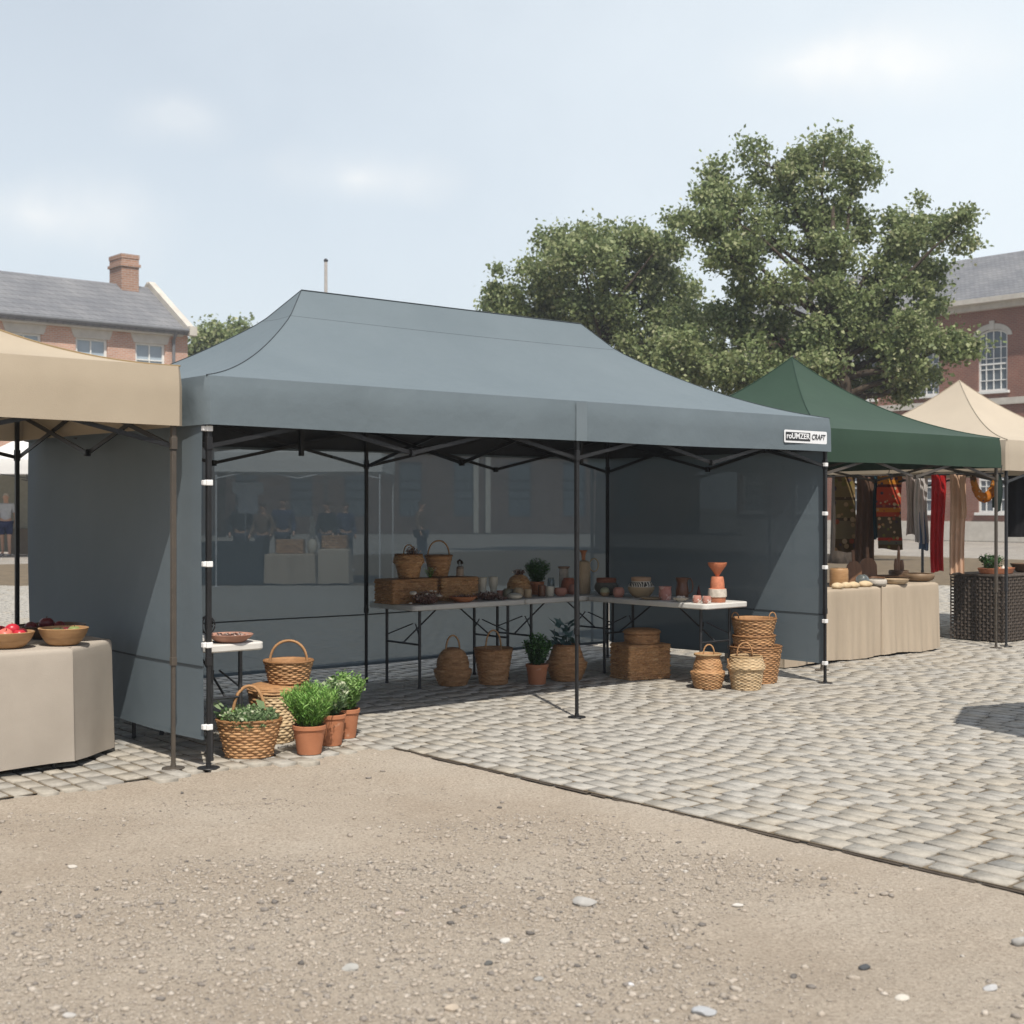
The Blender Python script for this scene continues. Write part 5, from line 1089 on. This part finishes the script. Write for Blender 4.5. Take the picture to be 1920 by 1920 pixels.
g = MB(); g.bar((LL,-.22,7.42-.22*sl+.08),(LL,hd,7.42+hd*sl+.10),.24,.20); g.bar((LL,2*hd+.22,7.42-.22*sl+.08),(LL,hd,7.42+hd*sl+.10),.24,.20); g.box((LL,-.26,7.32),(.26,.30,.30)); g.build('gable_coping', M['stone_trim'], HL)
MB().box((LL/2-.1,-.10,7.22),(LL-.3,.20,.16)).build('eaves_board', M['stone_trim'], HL)
MB().tube([(-.1,-.34,7.32),(LL-.15,-.34,7.32)],.065,8).tube([(LL-.55,-.33,7.3),(LL-.55,-.09,7.0),(LL-.55,-.09,0)],.055,8).build('gutter', pm('grey_gutter',(.16,.165,.175),(.13,.135,.14),6,.6,.1), HL)
cx0 = LL-.95; ch = MB().box((cx0,hd+.05,9.2),(.62,.95,1.5)).box((cx0,hd+.05,9.72),(.72,1.05,.10)).box((cx0,hd+.05,10.02),(.66,.99,.14))
CHM = ch.build('chimney', brick_mat('chimney_brick',(.40,.225,.155),(.33,.18,.12),(.40,.34,.29),.23,.078,.012), RO)
# right hall
Pr = Vector((21.55,62.0,0)); dL = 14.6; oR = Pr+Nv*dL; LR = dL+13
HR = thing('brick_hall', 'dark red brick hall with arched windows behind the trees, far right', 'building', oR, ROT-PI/2)
wx = [dL+.30-3.45*k for k in range(-3,5)]
hi_ = [(x-.72,x+.72,6.80,9.60) for x in wx if .9 < x < LR-.9]; lo_ = [(x-.72,x+.72,1.3,4.6) for x in wx if .9 < x < LR-.9]
facade_mesh(0,LR,0,10.5,hi_+lo_,.2,arch_r=True).build('wall', BRICK_R, HR)
MB().add([(0,0,0),(0,10,0),(0,10,10.5),(0,5,13.8),(0,0,10.5)], [(4,3,2,1,0)]).add([(LR,0,0),(LR,10,0),(LR,10,10.5),(LR,5,13.8),(LR,0,10.5)], [(0,1,2,3,4)]).add([(0,10,0),(LR,10,0),(LR,10,10.5),(0,10,10.5)],[(3,2,1,0)]).build('gable_wall', BRICK_R, HR)
for (a,b,c_,d) in hi_+lo_:
    wob = window(HR,a,b,c_,d,M['glass'],M['white_paint'],4,5,.10,.09,.04,arched=True,sill=M['white_paint'])
    r = (b-a)/2; k_ = r*.45; cx = (a+b)/2; top = d-k_
    ar = MB(); n_ = 16
    for rr_,yy in ((1.0,-.05),):
        vs = []; 
        for q in range(n_+1):
            t_ = PI*q/n_; vs += [(cx+r*math.cos(t_),-.05,top+k_*math.sin(t_)),(cx+(r+.24)*math.cos(t_),-.05,top+(k_+.26)*math.sin(t_)),(cx+r*math.cos(t_),.03,top+k_*math.sin(t_)),(cx+(r+.24)*math.cos(t_),.03,top+(k_+.26)*math.sin(t_))]
        ar.add(vs, [f for q in range(n_) for f in ((4*q,4*q+1,4*q+5,4*q+4),(4*q+1,4*q+3,4*q+7,4*q+5),(4*q+2,4*q,4*q+4,4*q+6))])
    ar.box((cx,-.07,d+.17),(.22,.08,.42)); ar.build('arch_surround', M['stone_trim'], wob)
MB().box((LR/2,-.06,6.32),(LR,.14,.30)).build('string_course', M['stone_trim'], HR); MB().box((LR/2,-.12,10.62),(LR+.3,.5,.26)).box((LR/2,-.28,10.86),(LR+.5,.9,.22)).build('cornice', M['stone_trim'], HR)
MB().box((LR/2,-.05,.45),(LR,.12,.9)).build('plinth', M['stone_trim'], HR)
sl2 = (13.95-10.97)/5.6
r1 = slab([(-.3,-.6,10.98),(LR+.3,-.6,10.98),(LR+.3,5,13.95),(-.3,5,13.95)],.1); r2 = slab([(LR+.3,10.6,10.98),(-.3,10.6,10.98),(-.3,5,13.95),(LR+.3,5,13.95)],.1); r1.add(r2.v,r2.f); r1.build('roof', SLATE, HR)
# low dark hall behind everything, seen through the tinted rear wall
HH = thing('brick_hall', 'low dark hall seen dimly through the grey rear wall', 'building', (-31,80,0), 0)
hw = [(x,x+1.3,1.0,4.2) for x in [2+3.2*k for k in range(12)]]
facade_mesh(0,42,0,6.2,hw).build('wall', BRICK_H, HH)
MB().add([(0,0,6.2),(42,0,6.2),(42,4,7.2),(0,4,7.2),(0,8,6.2),(42,8,6.2)],[(0,1,2,3),(3,2,5,4)]).build('roof', SLATE, HH)
dkp = pm('dark_paint',(.06,.075,.085),(.05,.06,.07),6,.6,.1)
for h in hw: window(HH,*h,M['glass'],dkp,2,3)
for k in (28.9,29.6): MB().box((k,-.14,3.0),(.30,.3,5.9)).build('pilaster', M['stone_trim'], HH)
# ================================================================ flag pole
FP = ap(611,552,60); FP.z = 0
T = thing('flag_pole', 'thin bare flag pole rising behind the grey canopy roof', 'pole', FP, 0); zt = EYE+(HZ-489)*60/F
MB().tube([(0,0,0),(0,0,zt*.6),(0,0,zt)],[.10,.085,.07],10).build('mast', pm('weathered_mast',(.30,.28,.26),(.24,.225,.21),6,.6,.1), T, smooth=True); MB().lathe([(.02,-.06),(.09,-.03),(.10,.03),(.05,.09),(.005,.10)],14,c=(0,0,zt)).build('finial', M['grey_metal'], T, smooth=True)
# ================================================================ trees
LEAF = attr_mat('tree_leaf', [(0,(.10,.145,.056)),(.4,(.205,.26,.105)),(.75,(.34,.38,.18)),(1,(.56,.56,.34))], rough=.55, bump=0, transl=.36, nscale=2, namp=.25, spec=.35)
def tree(label, base_px, Z, trunk_r, blobs, nleaf, leaf, seed, fork_px=None, depth=.8):
    rg = np.random.default_rng(seed); rr = random.Random(seed); s = Z/F
    base = Vector(((base_px-960)*s, Z, 0)); T = thing('tree', label, 'tree', base, 0, 'trees behind the canopies')
    B = []
    for (px,py,rx,ry) in blobs:
        c = Vector(((base_px+(px-base_px)*(.93 if px < base_px else .90)-960)*s-base.x, rr.uniform(-1,1)*depth*2.0, EYE+(HZ-py-16)*s)); B.append((c, rx*s*.95, ry*s*.92))
    zf = min(b[0].z-b[2] for b in B); top = max(b[0].z for b in B)
    fk = Vector((rr.uniform(-.1,.1),0,max(1.5,zf*.92))); br = MB()
    lead = Vector((sum(b[0].x for b in B)/len(B)*.35, 0, top*.86))
    br.tube([(0,0,-.1),(0,0,.25),(fk.x*.5,0,fk.z*.5),fk,fk.lerp(lead,.35)+Vector((.1,0,0)),fk.lerp(lead,.7)+Vector((-.08,.1,0)),lead],[trunk_r*1.35,trunk_r*1.05,trunk_r*.95,trunk_r*.85,trunk_r*.6,trunk_r*.38,trunk_r*.12],10)
    tw = []
    for (c,rx,ry) in B:
        q = min(.9,max(0,(c.z-ry-fk.z)/(lead.z-fk.z)))*rr.uniform(.45,.8); st = fk.lerp(lead,q); mid = st.lerp(c,.5)+Vector((rr.uniform(-.3,.3),rr.uniform(-.3,.3),-.15*abs(c.x-st.x)+.25))
        r0 = trunk_r*.42*(1-q*.5); br.tube([st,st.lerp(mid,.5)+Vector((0,0,.05)),mid,mid.lerp(c,.6)+Vector((0,rr.uniform(-.1,.1),.1)),c],[r0,r0*.8,r0*.6,r0*.4,r0*.18],7)
        k = max(8,int(rx*ry*20))
        for _ in range(k):
            d = Vector((rr.gauss(0,1),rr.gauss(0,1),rr.gauss(0,1))).normalized(); f = rr.uniform(.2,1.25)**.5
            p = c+Vector((d.x*rx*f, d.y*(rx+ry)*.5*f, d.z*ry*f)); tw.append((p, rr.uniform(.6,1.3)))
            if rr.random() < .5: br.tube([c.lerp(p,.05),c.lerp(p,.55)+Vector((0,0,.05)),p],[r0*.16,r0*.10,r0*.04],4,False)
    br.build('trunk', M['bark'], T, smooth=True)
    C = np.array([tuple(p) for p,_ in tw]); sz = np.array([q for _,q in tw]); pick = rg.choice(len(tw), nleaf, p=sz/sz.sum())
    off = rg.normal(0,1,(nleaf,3))*np.array([.20,.20,.16])*(Z/38)*sz[pick][:,None]; P = C[pick]+off
    d = rg.normal(0,1,(nleaf,3))+np.array([0,-.1,-.15]); d /= np.linalg.norm(d,axis=1)[:,None]; s2 = np.cross(d, rg.normal(0,1,(nleaf,3))); s2 /= np.linalg.norm(s2,axis=1)[:,None]; nn = np.cross(d,s2)
    L = leaf*rg.uniform(.6,1.35,nleaf)[:,None]; w = L*.36
    V = np.stack([P, P+d*L*.45+s2*w-nn*L*.08, P+d*L, P+d*L*.45-s2*w-nn*L*.08],1).reshape(-1,3); Fq = np.arange(nleaf*4).reshape(-1,4)
    tone = rg.uniform(-.12,.12,len(tw))[pick]
    np_mesh('crown', V, Fq, LEAF, T, attr=np.clip(rg.normal(.48,.2,nleaf)+tone,0,1)); return T
tree('tallest broad green tree, between the green canopy and the hall', 1578, 38, .30,
 [(1440,290,58,58),(1555,262,62,48),(1345,318,52,58),(1628,290,50,52),(1500,352,85,60),(1600,380,80,60),(1352,420,75,62),(1300,385,40,45),(1440,430,70,55),(1690,420,70,62),(1765,385,55,55),(1790,430,36,40),(1545,470,80,55),(1430,520,70,50),(1650,510,90,60),(1750,500,55,50),(1335,480,45,30),
  (1530,575,90,50),(1690,590,95,52),(1780,570,48,45),(1600,640,95,48),(1720,660,85,42),(1440,610,80,50),(1480,665,85,42),(1350,610,70,40),(1800,640,30,30),(1390,680,70,40),(1640,695,60,30),(1350,705,60,30),(1300,680,50,34),(1770,690,52,28),(1700,705,52,24),(1250,640,45,40),(1300,575,55,42),(1375,565,55,45)], 78000, .125, 5, depth=.7)
tree('lower rounded green tree, left one of the two big trees', 1130, 46, .27,
 [(1100,425,52,36),(1045,450,55,42),(1175,430,42,38),(985,505,62,40),(1085,500,70,48),(1190,500,75,55),(930,548,42,38),(1010,560,70,42),(1110,570,80,50),(1230,470,38,40),(1262,440,42,40),(1265,520,55,48),(1215,580,80,50),(1290,590,50,42),(1150,640,85,45),(1240,655,80,45),(1285,700,60,34),(1310,660,70,40),(1060,600,60,30),(940,575,35,22)], 58000, .14, 6, depth=.7)
tree('small distant tree beside the orange brick house', 415, 72, .2, [(415,620,34,24),(440,612,22,20),(392,640,28,22),(430,650,34,26),(375,665,24,26),(410,680,40,28)], 9000, .23, 8, depth=.5)

# ================================================================ people
def skin_mesh(name, verts, edges, radii, mat, parent, root=0, sub=2):
    me = bpy.data.meshes.new(name); me.from_pydata(verts, edges, []); o = bpy.data.objects.new(name+'_tmp', me); COL.objects.link(o)
    o.modifiers.new('skin','SKIN'); sv = me.skin_vertices[0].data
    for k,r in enumerate(radii): sv[k].radius = (r if isinstance(r,tuple) else (r,r)); sv[k].use_root = (k == root)
    ss = o.modifiers.new('sub','SUBSURF'); ss.levels = sub; ss.render_levels = sub
    dg = bpy.context.evaluated_depsgraph_get(); dg.update(); m2 = bpy.data.meshes.new_from_object(o.evaluated_get(dg)); bpy.data.objects.remove(o)
    m2.name = name; m2.materials.clear(); m2.materials.append(mat); m2.polygons.foreach_set('use_smooth',[True]*len(m2.polygons)); return link(bpy.data.objects.new(name, m2), parent)
def person(label, loc, H, rz, shirt, legs, hair, shorts=False, stride=.0, arm=.0, group=None, sleeves=.75):
    T = thing('person', label, 'person', loc, rz, group); k = H/1.75; g = stride
    J = dict(pel=(0,0,.95),sp=(0,.01,1.14),ch=(0,.0,1.33),nk=(0,.01,1.475),hb=(0,-.01,1.56),hd=(0,-.02,1.645),tp=(0,-.01,1.715))
    for s_,n_ in ((-1,'l'),(1,'r')):
        J['hip'+n_]=(s_*.095,0,.89); J['kn'+n_]=(s_*.10,-.03-s_*g*.5,.49); J['an'+n_]=(s_*.105,.03-s_*g,.085); J['to'+n_]=(s_*.125,-.12-s_*g,.03)
        J['sh'+n_]=(s_*.185,.01,1.405); J['el'+n_]=(s_*.245,.03+s_*g*.3,1.13); J['wr'+n_]=(s_*.255,-.06+s_*g*.6-arm,.90+arm*.4); J['ha'+n_]=(s_*.250,-.09+s_*g*.6-arm*1.2,.815+arm*.45)
    R = dict(pel=(.155,.11),sp=(.135,.10),ch=(.15,.105),nk=.055,hb=.07,hd=(.078,.095),tp=.055,hip=.085,kn=.056,an=.038,to=.036,sh=.06,el=.042,wr=.029,ha=(.04,.022))
    rad = lambda n_: R[n_] if n_ in R else R[n_[:-1]]
    E = [('pel','sp'),('sp','ch'),('ch','nk'),('nk','hb'),('hb','hd'),('hd','tp')]
    for n_ in 'lr': E += [('pel','hip'+n_),('hip'+n_,'kn'+n_),('kn'+n_,'an'+n_),('an'+n_,'to'+n_),('ch','sh'+n_),('sh'+n_,'el'+n_),('el'+n_,'wr'+n_),('wr'+n_,'ha'+n_)]
    def mk(name, names, edges, grow, mat, root):
        vs = [tuple(c*k for c in J[n_]) if n_ in J else tuple(c*k for c in X_[n_]) for n_ in names]; rs = []
        for n_ in names:
            r = rad(n_) if n_ in J else X_r[n_]; rs.append(tuple((q+grow)*k for q in r) if isinstance(r,tuple) else (r+grow)*k)
        return skin_mesh(name, vs, [(names.index(a),names.index(b)) for a,b in edges], rs, mat, T, names.index(root))
    X_ = {}; X_r = {}
    mk('body', list(J), E, 0, M['skin'], 'pel')
    X_['col'] = (0,.0,1.455); X_r['col'] = .085
    for n_ in 'lr':
        a,b = Vector(J['sh'+n_]),Vector(J['el'+n_]); X_['sl'+n_] = tuple(a.lerp(b,.75)) if sleeves < 1 else tuple(Vector(J['wr'+n_]).lerp(b,.1)); X_r['sl'+n_] = .056 if sleeves < 1 else .040
        X_['em'+n_] = tuple(a.lerp(b,.5 if sleeves < 1 else 1.0)); X_r['em'+n_] = .056 if sleeves < 1 else .05
        a,b = Vector(J['kn'+n_]),Vector(J['hip'+n_]); X_['ht'+n_] = tuple(a.lerp(b,.18)); X_r['ht'+n_] = .085
        X_['cf'+n_] = tuple(Vector(J['an'+n_])+Vector((0,0,.02))); X_r['cf'+n_] = .055
    mk('shirt', ['pel','sp','ch','col','shl','shr','eml','emr','sll','slr'], [('pel','sp'),('sp','ch'),('ch','col'),('ch','shl'),('ch','shr'),('shl','eml'),('shr','emr'),('eml','sll'),('emr','slr')], .018, shirt, 'ch')
    if shorts: mk('shorts', ['pel','hipl','hipr','htl','htr'], [('pel','hipl'),('pel','hipr'),('hipl','htl'),('hipr','htr')], .022, legs, 'pel')
    else: mk('trousers', ['pel','hipl','hipr','knl','knr','cfl','cfr'], [('pel','hipl'),('pel','hipr'),('hipl','knl'),('hipr','knr'),('knl','cfl'),('knr','cfr')], .018, legs, 'pel')
    h = J['hd']; MB().lathe([(.001,.115),(.05,.105),(.085,.06),(.092,.01),(.07,-.03)],18,.95,1.05,c=(h[0]*k,(h[1]+.024)*k,(h[2]+.0)*k)).build('hair', hair, T, smooth=True)
    fc = MB(); fc.lathe([(.004,-.02),(.016,-.012),(.012,.01),(.003,.03)],8,c=(0,(h[1]-.098)*k,(h[2]-.012)*k))
    fc.build('nose', M['skin'], T, smooth=True)
    for s_ in (-1,1):
        MB().lathe([(.004,-.03),(.018,-.015),(.02,.012),(.005,.03)],8,.5,1,c=(s_*.085*k,(h[1]+.01)*k,(h[2]-.01)*k)).build('ear', M['skin'], T, smooth=True)
        MB().box((s_*.105*k,(-.06-s_*g)*k,.028*k),(.085*k,.25*k,.056*k)).build('shoe', pm('shoe_%d'%len(bpy.data.materials),(.30,.29,.28),(.25,.24,.23),9,.7,.1), T, bevel=.02)
    return T
def cloth(n,c): return pm(n,c,tuple(q*.85 for q in c),9,.9,.15,60,spec=.1)
ph_ = gp(11,1042); s = ph_.y/F
person('grey haired person in a grey T-shirt and navy shorts, at the left edge', ph_, 2.0, .15, cloth('grey_tshirt',(.46,.47,.49)), cloth('navy_shorts',(.035,.045,.10)), pm('grey_hair',(.42,.36,.30),(.34,.29,.24),30,.8,.2), shorts=True, stride=.07)
MB().grid(lambda u,v: (4.2*u, 3.55+.04*math.sin(u*15), .1+2.5*v), 40, 6).build('back_wall', cloth('olive_wall',(.27,.26,.21)), W2, smooth=True)
q = gp(44,1041); cloth_table('cloth_table', 'brown covered table beside the grey haired person', [(q.x-.45,q.y+.1),(q.x+.9,q.y+.1),(q.x+.9,q.y+.8),(q.x-.45,q.y+.8)], .86, .03, cloth('brown_cover',(.17,.14,.105)), amp=.02, freq=7, flare=.02, seed=31)
dk = cloth('dark_jacket',(.04,.045,.05)); bl = cloth('blue_jacket',(.06,.075,.13)); tn_ = cloth('tan_top',(.20,.14,.10)); jn = cloth('dark_jeans',(.05,.06,.085)); br_h = pm('brown_hair',(.07,.045,.03),(.05,.03,.02),30,.7,.2)
for (px,Y_,H_,lab,a,rz_p) in ((452,31.2,1.74,'dim person in a dark jacket left behind the far stall',dk,.2),(493,30.9,1.66,'dim person in a tan top behind the far stall',tn_,-.3),(530,31.4,1.78,'dim person in a blue jacket at the centre of the far stall',bl,.1),(613,31.3,1.70,'dim person in dark clothes right of the far stall pole',dk,-.5),(790,36.0,1.72,'dim person walking in tan right of the white canopy',tn_,1.2),(648,33.0,1.68,'dim person in a blue jacket behind the crates of the far stall',bl,.6)):
    person(lab, ((px-960)*Y_/F,Y_,0), H_, rz_p, a, jn, br_h, stride=.06, arm=(.1 if Y_ < 32 else .0), sleeves=1.0, group='people at the far white stall')
# ================================================================ far stall goods
def ctab(x0,x1,y0,y1,zt,mat,lab,seed): cloth_table('cloth_table', lab, [(x0,y0),(x1,y0),(x1,y1),(x0,y1)], zt, .03, mat, amp=.02, freq=7, flare=.02, seed=seed, group='cloth tables of the far stall')
ctab(-6.2,-4.97,27.2,27.9,.86,cloth('dark_cover',(.035,.045,.05)),'dark covered table of the far white stall',21); ctab(-4.91,-3.92,27.1,27.8,.62,M['linen_tan'],'tan covered table of the far white stall',22); ctab(-3.86,-3.26,27.2,27.8,.72,M['cream_fabric'],'narrow cream covered table at the right end of the far stall',23)
for (x,y,z,lx_,ly_,h_,lab) in ((-3.56,27.5,.722,.5,.4,.26,'crate on the narrow cream table of the far stall'),(-4.45,27.45,.622,.55,.35,.28,'crate on the tan table of the far stall')): hamper(lab,(x,y,z),lx_,ly_,h_,'wicker',0,group='crates on the far stall',rowh=.05,stakes=24)
o = ware('vase','slim pale bottle vase on the tan table of the far stall','vase',(-4.02,27.5,.622), smooth_prof([(.07,0),(.10,.05),(.11,.2),(.06,.34),(.04,.75)],.03), ivory, 20)
sh_ = MB().grid(lambda u,v: ((u-.5)*.62*(1.0 if v < .35 else .62), .02*math.sin(u*9), -.62*v), 12, 12).build('hanging_shirt', cloth('white_shirt',(.66,.67,.70)), None, smooth=True); sh_.location = (-5.3,27.4,2.05); tag(sh_, 'white shirt hanging inside the far white stall', 'shirt')
MB().tube([(0,0,0),(0,0,.45)],.006,6).build('hanger', M['grey_metal'], sh_)
# parasol standing out of the picture on the right; its shadow lies on the paving
T = thing('parasol', 'round dark blue parasol whose shadow falls on the setts at right', 'parasol', (4.62,8.42,0), 0)
MB().tube([(0,0,0),(0,0,2.62)],.022,10).build('pole', M['bronze_metal'], T, smooth=True); pr = MB(); n_ = 8
for k in range(n_):
    a,b = 2*PI*k/n_,2*PI*(k+1)/n_
    pr.grid(lambda u,v: ((1-v)*1.1*(math.cos(a)*(1-u)+math.cos(b)*u),(1-v)*1.1*(math.sin(a)*(1-u)+math.sin(b)*u),2.2+.42*v**1.2), 6, 8)
pr.build('parasol_canopy', pm('blue_parasol',(.05,.07,.13),(.04,.06,.11),3,.8,.2), T, smooth=True, angle=25); MB().lathe([(.25,0),(.26,.05),(.05,.08)],24).build('base', M['grey_metal'], T)

# ================================================================ light, sky, camera
tr = Vector((-.155,.641,-1.0)).normalized()             # direction the sunlight travels
sun = bpy.data.lights.new('sun','SUN'); sun.energy = 4.9; sun.angle = math.radians(.6); sun.color = (1.0,.945,.86)
so = bpy.data.objects.new('sun', sun); COL.objects.link(so); so.rotation_euler = tr.to_track_quat('-Z','Y').to_euler()
elev = math.asin(-tr.z); 
wd = bpy.data.worlds.new('World'); SC.world = wd; wd.use_nodes = True; nt = wd.node_tree; nt.nodes.clear()
def wn(t,**kw):
    n = nt.nodes.new(t)
    for k,v in kw.items():
        if k.startswith('i_'): n.inputs[k[2:].replace('_',' ')].default_value = v
        else: setattr(n,k,v)
    return n
out = wn('ShaderNodeOutputWorld'); bg = wn('ShaderNodeBackground'); sky = wn('ShaderNodeTexSky', sky_type='NISHITA', sun_disc=False)
sky.sun_elevation = elev; sky.sun_rotation = math.atan2(-tr.x, -tr.y); sky.air_density = 1.0; sky.dust_density = 2.2; sky.ozone_density = 1.0; sky.altitude = 50
tcw = wn('ShaderNodeTexCoord'); sxyz = wn('ShaderNodeSeparateXYZ'); nt.links.new(tcw.outputs['Generated'], sxyz.inputs[0])
def mth(op,a,b=None,c=None,clamp=False):
    n = wn('ShaderNodeMath', operation=op, use_clamp=clamp)
    for i,v in enumerate((a,b,c)):
        if v is None: continue
        if isinstance(v,(int,float)): n.inputs[i].default_value = v
        else: nt.links.new(v, n.inputs[i])
    return n.outputs[0]
az = mth('ARCTAN2', sxyz.outputs[0], sxyz.outputs[1]); el = mth('ARCSINE', sxyz.outputs[2])
nz = wn('ShaderNodeTexNoise', i_Scale=9.0, i_Detail=7.0, i_Roughness=.5); nt.links.new(tcw.outputs['Generated'], nz.inputs['Vector'])
nb = mth('SUBTRACT', nz.outputs[0], .5)
def puff(a0,e0,ra,re,k,dens):
    da = mth('DIVIDE', mth('SUBTRACT', az, a0), ra); de = mth('DIVIDE', mth('SUBTRACT', el, e0), re)
    d = mth('SQRT', mth('ADD', mth('MULTIPLY',da,da), mth('MULTIPLY',de,de))); d = mth('ADD', d, mth('MULTIPLY', nb, k*1.3))
    return mth('MULTIPLY', mth('SMOOTHSTEP' if False else 'MULTIPLY', mth('SUBTRACT', 1.0, d, clamp=True), mth('SUBTRACT', 1.0, d, clamp=True)), dens, clamp=True)
def A(px): return math.atan((px-960)/F)
def Eh(px,py): return math.atan((HZ-py)/F*math.cos(A(px)))
cl = None
for (px,py,rx,ry,k,dn) in ((665,335,210,85,1.6,1.1),(60,405,260,110,1.5,1.0),(1500,120,230,90,1.6,.9),(1700,130,260,130,1.5,1.0),(330,215,130,60,2.0,.35)):
    q = puff(A(px),Eh(px,py),rx/F,ry/F,k,dn); cl = q if cl is None else mth('ADD',cl,q,clamp=True)
veil = mth('ADD', mth('MULTIPLY', mth('ADD', sxyz.outputs[0], .40), 1.15), mth('MULTIPLY', nb, .35), clamp=True)      # thin high cloud thickening to the right
lowh = mth('MULTIPLY', mth('SUBTRACT', .42, el, clamp=True), 1.5, clamp=True)                        # pale air near the horizon
ahead = mth('ADD', mth('MULTIPLY', sxyz.outputs[1], 2.2), .25, clamp=True)          # the bright hazy bank lies ahead, clearer blue overhead and behind
fac = mth('ADD', .06, mth('MULTIPLY', ahead, mth('ADD', .45, mth('MULTIPLY', mth('MAXIMUM', veil, lowh), .40))), clamp=True)
m1 = wn('ShaderNodeMix', data_type='RGBA'); nt.links.new(fac, m1.inputs[0]); nt.links.new(sky.outputs[0], m1.inputs[6]); m1.inputs[7].default_value = (9.8,10.6,11.1,1)
m2 = wn('ShaderNodeMix', data_type='RGBA'); nt.links.new(mth('MULTIPLY',cl,.58), m2.inputs[0]); nt.links.new(m1.outputs[2], m2.inputs[6]); m2.inputs[7].default_value = (11.4,11.2,10.8,1)
nt.links.new(m2.outputs[2], bg.inputs[0]); bg.inputs[1].default_value = .1; nt.links.new(bg.outputs[0], out.inputs[0])
hz = NT('haze_air'); vo = hz.n('ShaderNodeVolumePrincipled', i_Density=.0011, i_Anisotropy=.25); vo.inputs['Color'].default_value = (.90,.94,1.0,1); hz.l(vo.outputs[0], hz.out.inputs['Volume'])
ha = MB().box((0,58,8.5),(170,150,19.2)).build('haze', hz.m); tag(ha, kind='stuff')
cam = bpy.data.cameras.new('camera'); cam.lens = F/1920*36; cam.sensor_width = 36; cam.clip_end = 3000; cam.clip_start = .1; cam.shift_y = (HZ-960)/1920
cam.dof.use_dof = True; cam.dof.focus_distance = 10.5; cam.dof.aperture_fstop = 4.0
co = bpy.data.objects.new('camera', cam); COL.objects.link(co); co.location = (0,0,EYE); co.rotation_euler = (PI/2,0,0); SC.camera = co
SC.view_settings.view_transform = 'Standard'; SC.view_settings.look = 'None'; SC.view_settings.gamma = 1.0; SC.view_settings.exposure = 0.0
SC.cycles.use_denoising = True; SC.cycles.max_bounces = 8; SC.cycles.transparent_max_bounces = 16; SC.cycles.sample_clamp_indirect = 6.0
